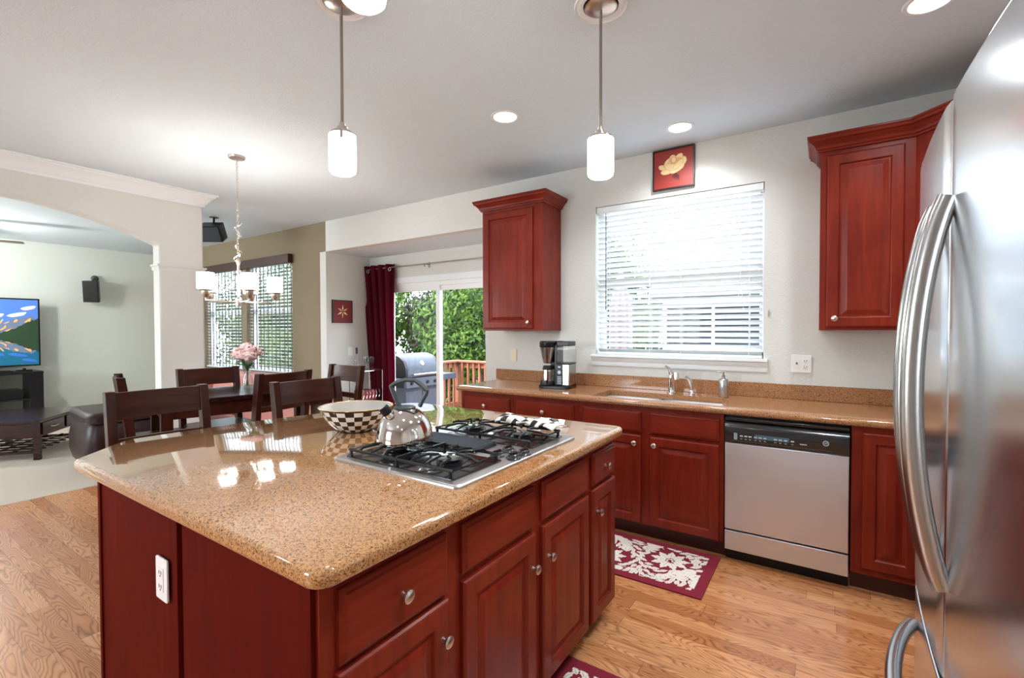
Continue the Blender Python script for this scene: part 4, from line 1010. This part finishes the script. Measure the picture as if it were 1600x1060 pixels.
# ------------------------------------------------------------------ rugs
def rug(label, loc, w, h, seed):
    t = thing('kitchen_rug', label, 'rug', loc, 0, 'burgundy floral rugs')
    mb = MB().box(0, w, 0, h, 0, .007, 0); R = random.Random(seed); z = [.0076]
    bx = .052
    def inside(p): return (min(max(p[0], bx), w-bx), min(max(p[1], bx), h-bx))
    def fl(poly, mi=1):
        z[0] += .0000012
        q = [inside(p) for p in poly]
        mb.add([(p[0], p[1], z[0]) for p in q], [tuple(range(len(q)))], mi)
    def leaf(x, y, a, L_, W_, vein=True):
        pts = []; n = 8
        for i in range(n+1):
            s = i/n; r = W_*sin(pi*s**.8)*(1+.18*((i % 2)*2-1))
            pts.append((x+L_*s*cos(a)-r*sin(a), y+L_*s*sin(a)+r*cos(a)))
        for i in range(n-1, 0, -1):
            s = i/n; r = -W_*sin(pi*s**.8)*(1+.18*((i % 2)*2-1))
            pts.append((x+L_*s*cos(a)-r*sin(a), y+L_*s*sin(a)+r*cos(a)))
        fl(pts)
        if vein: fl([(x+L_*.1*cos(a)-.0012*sin(a), y+L_*.1*sin(a)+.0012*cos(a)), (x+L_*.85*cos(a), y+L_*.85*sin(a)), (x+L_*.1*cos(a)+.0012*sin(a), y+L_*.1*sin(a)-.0012*cos(a))], 0)
    def vine(x, y, a, n, st, curl, size):
        for k in range(n):
            x2, y2 = x+st*cos(a), y+st*sin(a); nx, ny = -sin(a)*.0028, cos(a)*.0028
            if bx < x2 < w-bx and bx < y2 < h-bx: fl([(x-nx, y-ny), (x2-nx, y2-ny), (x2+nx, y2+ny), (x+nx, y+ny)])
            else: break
            for sd in (-1, 1): leaf(x2, y2, a+sd*.95, size*(1-.4*k/n), size*.26*(1-.3*k/n), False)
            a += curl; x, y = x2, y2
    def flower(x, y, r, n=9):
        for k in range(n):
            a = 2*pi*k/n+.3; leaf(x+r*.25*cos(a), y+r*.25*sin(a), a, r*.75, r*.20)
        for k in range(7):
            a = 2*pi*k/7; fl([(x+r*.2*cos(a)+r*.055*cos(b), y+r*.2*sin(a)+r*.055*sin(b)) for b in [i*pi/3 for i in range(6)]], 0)
        fl([(x+r*.10*cos(b), y+r*.10*sin(b)) for b in [i*pi/4 for i in range(8)]], 0)
    placed = []
    fls = []
    k = 0; x = w-bx-.19
    while x > .02:
        fls.append((x, h*(.60 if k % 2 == 0 else .36), .115)); x -= .34; k += 1
    if w < .6: fls = [(w*.45, h-.22-.42*i, .11) for i in range(3)]
    for fx_, fy_, fr_ in fls:
        for i in range(26):
            for j in range(2):
                a = 2*pi*i/26; placed.append((fx_+fr_*(.6+.4*j)*cos(a), fy_+fr_*(.6+.4*j)*sin(a)))
    def field(x, y):
        return 2.2*sin(x*7.0+1.0)+1.6*cos(y*9.0+x*3)+.4
    for sp_ in range(60):
        x, y = R.uniform(bx, w-bx), R.uniform(bx, h-bx)
        if any((x-p[0])**2+(y-p[1])**2 < .032**2 for p in placed): continue
        for st in range(14):
            a = field(x, y); x2, y2 = x+.024*cos(a), y+.024*sin(a); nx, ny = -sin(a)*.0024, cos(a)*.0024
            if not (bx < x2 < w-bx and bx < y2 < h-bx): break
            if any((x2-p[0])**2+(y2-p[1])**2 < .034**2 for p in placed[:-3] ): break
            fl([(x-nx, y-ny), (x2-nx, y2-ny), (x2+nx, y2+ny), (x+nx, y+ny)])
            for sd in (-1, 1): leaf(x2, y2, a+sd*.7, .044, .0135, False)
            placed.append((x2, y2)); x, y = x2, y2
        leaf(x, y, a, .05, .016)
    for sp_ in range(2500):
        x, y = R.uniform(bx+.004, w-bx-.004), R.uniform(bx+.004, h-bx-.004)
        if any((x-p[0])**2+(y-p[1])**2 < .027**2 for p in placed): continue
        a = field(x, y)+R.uniform(-.4, .4); leaf(x-.024*cos(a), y-.024*sin(a), a, .054, .0135); placed.append((x, y))
    for fx_, fy_, fr_ in fls: flower(fx_, fy_, fr_)
    mk('woven_pattern', mb, ['rug', 'cream'], t, smooth=False, weld=False)
    return t
rug('burgundy rug with cream floral pattern in front of the sink', (-1.62, 2.505, .001), 1.10, .53, 5)
rug('burgundy floral rug beside the island at the bottom edge', (-.905, .55, .001), .50, 1.212, 6).rotation_euler = (0, 0, 0)

# ------------------------------------------------------------------ alcove wine stand
t = thing('wine_stand', 'chrome wire stand with small shelves in the alcove corner', 'stand', (-4.99, 4.06, 0))
r = MB()
for sx in (-.14, .12):
    for sy in (-.16, .16): r.cyl((sx, sy, 0.001), (sx, sy, .86), .007, n=8)
r.tube([(-.14, -.16, .855), (.12, -.16, .855), (.12, .16, .855), (-.14, .16, .855)], .006, 8, closed=True)
r.tube([(-.14, -.16, .46), (.12, -.16, .46), (.12, .16, .46), (-.14, .16, .46)], .006, 8, closed=True)
for k in range(7):
    r.tube([(.12, -.15+.05*k, .50), (.12, -.13+.05*k, .56), (.12, -.15+.05*k, .62)], .003, 6)
mk('wire_frame', r, 'chrome', t, weld=False)
mk('glass_shelf', MB().box(-.135, .115, -.155, .155, .862, .868), 'glasst', t)
mk('lower_shelf', MB().box(-.135, .115, -.155, .155, .467, .474), 'glasst', t)
t = thing('wine_bottle', 'white wine bottle with black neck foil standing in the alcove', 'bottle', (-5.05, 3.955, .8685))
mk('bottle', MB().lathe([(.0001, 0), (.034, 0), (.036, .005), (.036, .13), (.030, .165), (.014, .20), (.0135, .205)], 24), 'glasst', t)
mk('foil', MB().lathe([(.0142, .205), (.0145, .28), (.012, .285), (.0001, .285)], 20), 'blackp', t)
def wineglass(label, x, y):
    t = thing('wine_glass', label, 'glass', (x, y, .8685), 0, 'wine glasses on the stand')
    mk('bowl', MB().lathe([(.0001, .075), (.014, .078), (.030, .098), (.034, .125), (.030, .165), (.029, .165), (.0325, .125), (.028, .10), (.0001, .079)], 20), 'glasst', t)
    mk('stem', MB().lathe([(.030, 0), (.030, .002), (.006, .005), (.0035, .02), (.0035, .07), (.006, .0745), (.0001, .0748)], 16), 'glasst', t)
wg = [(-5.02, 4.06), (-4.93, 4.02), (-4.95, 4.12), (-5.06, 4.15)]
for (x, y), lb in zip(wg, ('wine glass nearest the wine bottle', 'wine glass at the front edge of the stand', 'wine glass closest to the curtain', 'wine glass at the rear corner of the stand')): wineglass(lb, x, y)
tag(mk('storage_box', MB().box(-5.10, -4.90, 3.95, 4.15, .4745, .60), 'artred2', bevel=.006), 'dark red box on the lower shelf of the wine stand', 'box')

# ------------------------------------------------------------------ family room
# sofa below the windows
t = thing('sofa', 'rose leather sofa below the far windows', 'sofa', (-6.55, 3.12, .005))
mk('base', MB().box(-1.15, 1.15, -.38, .42, .06, .40), 'rose', t, bevel=.03)
for k in range(3): mk('seat_cushion', MB().box(-.93+.62*k, -.32+.62*k, -.40, .20, .401, .50), 'rose', t, bevel=.035, seg=3)
for k in range(3): mk('back_cushion', MB().box(-.93+.62*k, -.32+.62*k, .18, .42, .42, .80), 'rose', t, bevel=.05, seg=3)
for s in (-1, 1): mk('armrest', MB().box(s*1.05-.11, s*1.05+.11, -.40, .42, .06, .62), 'rose', t, bevel=.05, seg=3)
for sx in (-1, 1):
    for sy in (-1, 1): mk('foot', MB().box(sx*1.0-.03, sx*1.0+.03, sy*.3-.03, sy*.3+.03, 0, .06), 'darkt', t)
# lamp table & lamp
t = thing('side_table', 'dark narrow console table standing in front of the rose sofa', 'table', (-6.62, 2.42, .005))
mk('tabletop', MB().box(-.25, .25, -.16, .16, .62, .65), 'darkt', t, bevel=.003)
for sx in (-1, 1):
    for sy in (-1, 1): mk('leg', MB().box(sx*.22-.018, sx*.22+.018, sy*.13-.018, sy*.13+.018, 0, .62), 'darkt', t)
t = thing('table_lamp', 'table lamp with tan square bell shade before the windows', 'lamp', (-6.56, 2.98, .82)); t.location = (-6.43, 2.42, .656)
mk('base', MB().lathe([(.07, 0), (.075, .01), (.06, .025), (.02, .04), (.016, .08), (.035, .13), (.03, .18), (.012, .22), (.008, .25), (.008, .36), (.0001, .36)], 24), 'blackp', t)
sq = []
for (r_, z_) in ((.175, .30), (.160, .34), (.130, .42), (.112, .48), (.105, .53)):
    sq.append([(r_*sx, r_*sy*.8, z_) for sx, sy in ((-1, -1), (-.8, -1.0), (.8, -1.0), (1, -1), (1, 1), (-1, 1))])
mb = MB(); nn = 6
mb.add([p for q in sq for p in q], [(i*nn+j, i*nn+(j+1) % nn, (i+1)*nn+(j+1) % nn, (i+1)*nn+j) for i in range(4) for j in range(nn)])
mk('lamp_shade', mb, 'linen', t, rot=(0, 0, YAW)).scale = (.85, .85, 1)

# TV
t = thing('television', 'flat television showing a mountain lake on the black stand', 'television', (-9.80, 1.10, .795), radians(90))
mk('bezel', MB().box(-.86, .86, -.02, .03, .07, 1.06), 'blackp', t, bevel=.006)
mk('stand_foot', MB().box(-.55, .55, -.12, .12, 0.0, .012).box(-.06, .06, -.01, .03, .01, .10), 'blackp', t, weld=False, bevel=.003)
def emis(name, c, e=1.0): M_[name] = plain(name, c, .3, emit=c, es=e*.6); return name
emis('screen_sky', srgb(70, 110, 180), .8); emis('screen_peak', srgb(215, 160, 90), .7); emis('screen_rock', srgb(95, 110, 135), .6); emis('screen_forest', srgb(35, 60, 40), .5); emis('screen_water', srgb(20, 92, 120), .7); emis('screen_cloud', srgb(200, 205, 215), .8); emis('screen_blue', srgb(50, 100, 175), .7)
sc = MB(); yy = -.0206; w0, w1, z0, z1, hz0 = -.84, .84, .09, 1.04, .50
def sp(poly, mi):
    global yy
    yy -= .0001; sc.add([(x, yy, z) for x, z in poly], [tuple(range(len(poly)))], mi)
sp([(w0, hz0), (w1, hz0), (w1, z1), (w0, z1)], 0); sp([(w0, z0), (w1, z0), (w1, hz0), (w0, hz0)], 4)
tr = random.Random(11)
def ridge(pts, n=7, j=.02):
    out = []
    for (x0_, z0_), (x1_, z1_) in zip(pts, pts[1:]):
        for i in range(n): t_ = i/n; out.append((x0_+(x1_-x0_)*t_, z0_+(z1_-z0_)*t_+(tr.uniform(-j, j) if i else 0)))
    return out+[pts[-1]]
def both(poly, mi, mir):
    sp([(x_, max(z_, hz0)) for x_, z_ in poly], mi); sp([(x_, hz0-(max(z_, hz0)-hz0)*.82) for x_, z_ in reversed(poly)], mir)
for cx_, cz_, a_, b_ in ((.30, .86, .10, .035), (.62, .82, .10, .03), (-.3, .95, .18, .04), (.42, .80, .07, .03), (.74, .92, .08, .03)):
    both(blob(cx_, cz_, a_, b_, .25, 16, .14), 5, 6)
both([(-.1, hz0)]+ridge([(-.1, .8), (.08, .88), (.2, .76), (.33, .80), (.45, .70), (.60, .76), (.75, .80), (w1, .74)])+[(w1, hz0)], 2, 2)
for k in range(26):
    x_ = tr.uniform(.0, .82); z_ = tr.uniform(.58, .74); both(blob(x_, z_, tr.uniform(.02, .06), tr.uniform(.008, .022), tr.uniform(.3, 1.1), 7, .3), 1, 1)
both([(w0, hz0)]+ridge([(w0, .98), (-.5, .95), (-.2, .93), (.0, .80), (.12, .66), (.26, .54)], 7, .03)+[(.30, hz0)], 2, 2)
for k in range(22):
    x_ = tr.uniform(-.7, .12); z_ = tr.uniform(.56, .86-max(0, x_)); both(blob(x_, z_, tr.uniform(.02, .07), tr.uniform(.006, .015), tr.uniform(-1.2, -.5), 7, .3), 5, 5)
both([(.32, hz0)]+ridge([(.32, .52), (.50, .58), (.66, .66), (w1, .78)], 8, .015)+[(w1, hz0)], 3, 3)
sp([(w0, hz0-.012), (w1, hz0-.012), (w1, hz0+.012), (w0, hz0+.012)], 3)
mk('screen', sc, ['screen_sky', 'screen_peak', 'screen_rock', 'screen_forest', 'screen_water', 'screen_cloud', 'screen_blue'], t, smooth=False, weld=False)
t = thing('tv_stand', 'black open television stand against the far wall', 'tv stand', (-9.78, 1.02, .005), radians(90))
mk('top', MB().box(-.90, .92, -.24, .24, .755, .788), 'blackp', t, bevel=.003)
for x in (-.90, -.30, .30, .78): mk('side_panel', MB().box(x, x+.03 if x < .7 else x+.14, -.22, .22, 0, .7545), 'blackp', t)
mk('shelf', MB().box(-.87, .78, -.21, .21, .38, .40), 'blackp', t); mk('shelf', MB().box(-.87, .78, -.21, .21, .08, .10), 'blackp', t)
t = thing('av_receiver', 'black receiver box on the middle shelf of the television stand', 'receiver', (-9.78, 1.02+.02, .406), radians(90))
mk('case', MB().box(.36, .70, -.16, .16, 0, .13), 'blackp', t, bevel=.004); mk('dial', MB().lathe([(.0001, 0), (.02, 0), (.02, .015), (.0001, .016)], 16, (.42, -.162, .06), M=Matrix.Rotation(radians(90), 4, 'X')), 'grayp', t)
t = thing('video_player', 'flat black player on the bottom shelf of the television stand', 'player', (-9.78, 1.04, .1055), radians(90))
mk('case', MB().box(.36, .70, -.16, .16, 0, .07), 'blackp', t, bevel=.004); mk('disc_tray', MB().box(.40, .55, -.164, -.1605, .03, .045), 'grayp', t)
tag(mk('sensor_bar', MB().box(-.08, .08, -.02, .02, 0, .03).lathe([(.0001, .03), (.02, .03), (.02, .05), (.0001, .055)], 14), 'blackp', None, (-9.60, 1.75, .7935), (0, 0, radians(90)), weld=False), 'small black sensor bar on top of the television stand', 'sensor')

# coffee table
t = thing('coffee_table', 'dark wood coffee table with drawer fronts and lattice shelf', 'coffee table', (-6.95, 1.37, .005), radians(53.6))
# local +y runs away from the camera along the drawer side, local -x extends left
CT = (-1.10, 0.0, 0.0, 1.10)
mk('tabletop', MB().box(-.80, .0, 0, 1.04, .395, .425), 'darkt', t, bevel=.003)
mk('case', MB().box(-.78, -.02, .02, 1.02, .24, .3945), 'darkt', t)
mk('drawer', MB().box(-.0195, -.008, .08, .50, .26, .385), 'darkt', t, bevel=.002); mk('drawer', MB().box(-.0195, -.008, .55, .96, .26, .385), 'darkt', t, bevel=.002)
for y in (.29, .755): mk('pull', MB().tube([(-.006, y-.06, .325), (.012, y-.05, .32), (.012, y+.05, .32), (-.006, y+.06, .325)], .005, 8), 'nickel', t)
for x in (-.76, -.035):
    for y in (.035, 1.0): mk('leg', MB().box(x-.025, x+.025, y-.025, y+.025, 0, .2395), 'darkt', t)
la = MB()
for k in range(7): la.box(-.735, -.06, .09+k*.135, .11+k*.135, .075, .09)
for k in range(5): la.box(-.70+k*.15, -.685+k*.15, .05, .985, .092, .107)
la.box(-.76, -.035, .03, .05, .07, .095).box(-.76, -.035, .985, 1.005, .07, .095)
mk('lattice_shelf', la, 'darkt', t, weld=False)
# leather recliner
t = thing('ottoman', 'dark brown leather ottoman with padded top beside the coffee table', 'ottoman', (-6.02, 1.86, .005), radians(-4))
mk('body', slab(rounded([(-.42, -.40), (.42, -.40), (.42, .40), (-.42, .40)], [.10]*4), 0, 0, [(-.06, .03), (-.01, .10), (.015, .20), (.015, .34), (-.01, .47), (-.03, .50)]), 'leather', t)
mk('padded_top', slab(rounded([(-.42, -.40), (.42, -.40), (.42, .40), (-.42, .40)], [.10]*4), 0, 0, [(-.02, .501), (.01, .515), (.01, .56), (-.01, .585), (-.05, .60)]), 'leather', t)
mk('piping', MB().tube([(x_, y_, .512) for x_, y_ in rounded([(-.425, -.405), (.425, -.405), (.425, .405), (-.425, .405)], [.10]*4)], .007, 8, closed=True), 'leather', t)
mk('base', MB().box(-.33, .33, -.31, .31, 0, .0295), 'blackp', t)

# speakers
def speaker(label, loc, rz, rx, w, d, h, gm='blackp'):
    t = thing('wall_speaker', label, 'speaker', loc, rz)
    b = mk('cabinet', MB().prism(rounded([(-w/2, -d), (w/2, -d), (w/2*.8, 0), (-w/2*.8, 0)], [.012]*4), -h/2, h/2), 'blackp', t, rot=(rx, 0, 0), bevel=.004)
    mk('grille', MB().box(-w/2+.012, w/2-.012, -d-.004, -d, -h/2+.012, h/2-.012), gm, b, bevel=.002)
    return t
t = speaker('small black speaker on a round bracket on the far wall', (-9.99, 2.645, 2.03), radians(62), radians(8), .20, .18, .34)
mk('bracket', MB().lathe([(.0001, 0), (.05, 0), (.05, .02), (.0001, .022)], 20, (0, .085, .21), M=Matrix.Rotation(radians(90), 4, 'X')).tube([(0, .07, .21), (0, 0, .19), (0, -.05, .15)], .014, 10), 'blackp', t)
t = speaker('black speaker with pale grille hung from the ceiling beyond the column', (-6.18, 2.80, 2.60), radians(35), radians(28), .29, .18, .19, 'grillg')
mk('bracket', MB().cyl((0, -.05, .05), (0, -.04, .143), .012, n=10).lathe([(.0001, .142), (.05, .142), (.05, .136), (.0001, .136)], 16, (0, -.04, 0)), 'blackp', t)

# ceiling fan
t = thing('ceiling_fan', 'dark brown ceiling fan in the family room, one blade showing', 'ceiling fan', (-8.62, .93, H))
mk('motor', MB().lathe([(.07, -.001), (.07, -.03), (.015, -.04), (.015, -.17), (.10, -.19), (.12, -.24), (.10, -.30), (.0001, -.31)], 28), 'bronze', t)
for k in range(5):
    a = radians(72+72*k)
    mk('blade', MB().prism(rounded([(.16, -.055), (.66, -.075), (.66, .075), (.16, .055)], [.02, .04, .04, .02]), -.262, -.252), 'espresso', t, rot=(radians(8)*0, 0, a))
mk('light_bowl', MB().lathe([(.10, -.311), (.14, -.33), (.13, -.37), (.08, -.40), (.0001, -.41)], 28), 'shade', t)

light('fan_lamp', 'POINT', (-8.62, .93, H-.52), 45, (1, .95, .88), r=.1)

# ------------------------------------------------------------------ outdoors
struct(mk('ground', MB().box(-60, 60, AY+.2, 80, -2.75, -2.65), 'grass')); bpy.data.objects['ground']['label'] = 'lawn below the deck'
DZK = -.16
dk = MB()
x = -5.95
while x < -.6: dk.box(x, x+.136, AY+.145, 6.98, DZK-.03, DZK); x += .142
tag(mk('wooden_deck', dk, 'deck', weld=False), 'redwood board deck outside the patio door', 'deck')
# railing
t = thing('deck_railing', 'reddish wooden deck railing with upright balusters', 'railing', (0, 0, 0))
RZ = .80
mk('top_rail', MB().box(-5.95, -.6, 6.86, 7.0, RZ-.035, RZ).box(-5.96, -5.80, AY+.16, 6.99, RZ-.034, RZ+.001), 'deckx', t, weld=False, bevel=.004)
mk('rail_board', MB().box(-5.9, -.6, 6.905, 6.94, RZ-.13, RZ-.04).box(-5.9, -.6, 6.905, 6.94, DZK+.08, DZK+.17).box(-5.90, -5.865, AY+.2, 6.9, RZ-.13, RZ-.04).box(-5.90, -5.865, AY+.2, 6.9, DZK+.08, DZK+.17), 'deckx', t, weld=False)
for x in (-5.88, -4.1, -2.4, -.7): mk('post', MB().box(x-.045, x+.045, 6.89, 6.98, DZK+.001, RZ-.036), 'deck', t)
mk('post', MB().box(-5.925, -5.835, AY+.2, AY+.29, DZK+.001, RZ-.036), 'deck', t)
n_ = 0; x = -5.72
while x < -.8:
    mk('baluster', MB().box(x-.018, x+.018, 6.87, 6.904, DZK+.06, RZ-.045), 'deck', t); x += .135; n_ += 1
y = AY+.42
while y < 6.8:
    mk('baluster', MB().box(-5.864, -5.83, y-.018, y+.018, DZK+.06, RZ-.045), 'deck', t); y += .135
# gas grill, front facing +X
t = thing('gas_grill', 'stainless barbecue grill with side shelf on the deck', 'grill', (-5.22, 5.35, DZK), radians(90))
# local x -> +Y ; local -y -> +X (front)
mk('cart', MB().box(-.34, .36, .06, .50, .10, .66), 'grillg', t, bevel=.005)
for sx in (-.17, .19): mk('cart_door', MB().box(sx-.165, sx+.165, .045, .0595, .13, .60), 'grill', t, bevel=.004)
mk('control_panel', MB().prism([(.06, .66), (-.005, .66), (.02, .80), (.06, .80)], -.36, .38, 'X'), 'grill', t, bevel=.003)
for x in (-.26, -.09, .08, .25): mk('control_knob', MB().lathe([(.030, 0), (.032, .008), (.022, .014), (.020, .034), (.0001, .036)], 16, (x, .012, .73), M=Matrix.Rotation(radians(84), 4, 'X')), 'blackp', t)
lid = [(.02, .82), (.025, .95), (.07, 1.06), (.16, 1.13), (.30, 1.17), (.44, 1.14), (.50, 1.04), (.51, .82)]
mk('firebox', MB().box(-.35, .37, .0605, .505, .665, .819), 'blackp', t, bevel=.004)
l_ = mk('lid', MB().prism(lid, -.315, .335, 'X'), 'grill', t, bevel=.006)
mk('end_cap', MB().prism(lid, -.36, -.3155, 'X'), 'blackp', l_, bevel=.006); mk('end_cap', MB().prism(lid, .3355, .38, 'X'), 'blackp', l_, bevel=.006)
mk('lid_handle', MB().tube([(-.25, .02, .865), (-.25, -.04, .86), (.27, -.04, .86), (.27, .02, .865)], .013, 10), 'chrome', l_)
mk('thermometer', MB().lathe([(.0001, 0), (.035, 0), (.035, .012), (.0001, .014)], 18, (.01, .055, 1.02), M=Matrix.Rotation(radians(60), 4, 'X')), 'chrome', l_)
mk('side_shelf', MB().box(.385, .80, .03, .50, .765, .81).box(.385, .80, .02, .035, .72, .815), 'grillg', t, weld=False, bevel=.008); mk('side_shelf', MB().box(-.78, -.365, .03, .50, .765, .81), 'grillg', t, bevel=.008)
for sx in (-.30, .32):
    for sy in (.12, .45): mk('wheel', MB().cyl((sx-.02, sy, .05), (sx+.02, sy, .05), .0495, n=18), 'blackp', t)
# closed umbrella seen through the sink window
t = thing('patio_umbrella', 'closed grey patio umbrella standing on the deck behind the sink window', 'umbrella', (-2.35, 6.2, DZK))
mk('pole', MB().cyl((0, 0, 0.02), (0, 0, 2.35), .02, n=12).lathe([(.22, 0), (.22, .04), (.05, .07), (.03, .2)], 24), 'grayp', t, weld=False)
um = MB()
def uf(u, v):
    a = 2*pi*u; r = (.055+.085*sin(pi*min(1, .15+v*.8))**.7)*(1+.22*cos(8*a))*(1-.75*max(0, v-.75)/.25*.9); return (r*cos(a), r*sin(a), .75+1.6*v)
um.grid(uf, 64, 16); mk('canopy', um, 'umb', t)

# neighbour's house
t = thing('neighbor_house', 'pale sided house with grey roof beyond the sink window', 'house', (0, 11.5, -2.65))
hb = MB().box(-3.6, 5.5, 0, 7, 0, 4.95)
for k in range(33): hb.prism([(0, .15*k), (-.022, .15*k+.004), (0, .15*k+.15)], -3.6, 5.5, 'X')
mk('siding', hb, 'siding', t, weld=False)
mk('roof', MB().prism([(-.5, 4.90), (3.5, 6.9), (7.5, 4.90), (7.5, 5.05), (3.5, 7.07), (-.5, 5.05)], -4.0, 6.0, 'X'), 'roof', t)
mk('gutter', MB().box(-4.0, 6.0, -.60, -.50, 4.86, 5.0), 'white', t)
for x0, x1, z0, z1 in ((-3.2, -1.1, 3.6, 4.6), (.3, 1.6, 3.4, 4.5), (-2.6, -1.2, .9, 2.2)):
    wf = mk('window', MB().box(x0-.08, x0, -.05, -.023, z0-.08, z1+.08).box(x1, x1+.08, -.05, -.023, z0-.08, z1+.08).box(x0, x1, -.05, -.023, z0-.08, z0).box(x0, x1, -.05, -.023, z1, z1+.08).box((x0+x1)/2-.03, (x0+x1)/2+.03, -.05, -.023, z0, z1), 'white', t, weld=False)
    mk('pane', MB().box(x0, x1, -.032, -.024, z0, z1), 'dglass', wf)

# trees
def tree_mesh(seed, n, R, Hh, leaf, mats, clumps=26):
    rr = random.Random(seed); mb = MB(); cl = []
    for k in range(clumps):
        th = rr.uniform(0, 2*pi); ph = math.acos(rr.uniform(-.75, 1)); q = rr.uniform(.45, .95)
        cl.append((Vector((R*q*sin(ph)*cos(th), R*q*sin(ph)*sin(th), Hh*q*cos(ph))), rr.uniform(.24, .42)*R))
    for k in range(n):
        c, r = cl[rr.randrange(clumps)]
        d = Vector((rr.gauss(0, 1), rr.gauss(0, 1), rr.gauss(0, 1))).normalized(); p = c+d*r*rr.uniform(.75, 1.05)
        nrm = (d+Vector((rr.uniform(-.7, .7), rr.uniform(-.7, .7), rr.uniform(-.2, .9)))).normalized(); a = nrm.orthogonal().normalized(); b = nrm.cross(a)
        th = rr.uniform(0, 2*pi); e1 = a*cos(th)+b*sin(th); e2 = nrm.cross(e1); s = leaf*rr.uniform(.6, 1.25)
        g0 = [p-e1*s, p-e1*.2*s+e2*.5*s-nrm*.1*s, p+e1*s-nrm*.15*s, p-e1*.2*s-e2*.5*s-nrm*.1*s]
        mb.add(g0, [(0, 1, 2), (0, 2, 3)], 0 if rr.random() < .7 else 1)
    me = mk('foliage', mb, mats, None, weld=False, smooth=False); return me
def tree(label, loc, proto, s, rz, zc, mats=None):
    t = thing('leafy_tree', label, 'tree', loc, rz, 'trees beyond the deck')
    f = proto.copy(); COL.objects.link(f); f.parent = t; f.location = (0, 0, zc); f.scale = s
    mk('trunk', MB().tube([(0, 0, 0), (.04, 0, zc*.5), (0, .05, zc), (.1, 0, zc+s[2])], [.16, .13, .10, .04], 10), 'bark', t)
P1 = tree_mesh(1, 17000, 1.7, 1.9, .056, ['leaf1', 'leaf2']); P2 = tree_mesh(2, 17000, 1.7, 1.9, .056, ['leaf2', 'leaf1']); P3 = tree_mesh(3, 13000, 1.6, 1.8, .056, ['leaf3', 'leaf2'])
TR = [(-7.9, 10.2, P1, (1.1, 1.1, 1.35), 'bright green tree straight behind the grill'), (-9.9, 11.3, P3, (1.0, 1.0, 1.3), 'purple-leaved tree left of the bright green tree behind the grill'),
      (-5.9, 10.6, P2, (1.05, 1.05, 1.5), 'deep green tree behind the right door panel'), (-9.6, 14.4, P2, (1.5, 1.3, 2.3), 'tall dark tree far behind the grill'), (-7.4, 15.2, P1, (1.7, 1.6, 2.0), 'tall tree far behind the railing corner'),
      (-3.72, 9.2, P2, (.60, .60, 1.15), 'slim tree at the left of the sink window view'), (-12.6, 8.6, P1, (1.1, 1.1, 1.5), 'green tree outside the window nearer the alcove'),
      (-15.4, 9.0, P2, (1.2, 1.1, 1.5), 'green tree outside the window beside the column'), (-14.0, 12.2, P1, (1.7, 1.5, 2.0), 'large tree outside the two tall windows, farther back'), (-18.5, 11.0, P2, (1.8, 1.5, 2.0), 'leftmost large tree outside the tall windows'),
      (-11.5, 15.5, P2, (2.0, 1.6, 2.2), 'broad tree behind the purple-leaved tree')]
for i, (x, y, p, s, lb) in enumerate(TR): tree(lb, (x, y, -2.65), p, s, i*1.3, 3.1+.4*(i % 3))
for p in (P1, P2, P3): bpy.data.objects.remove(p)
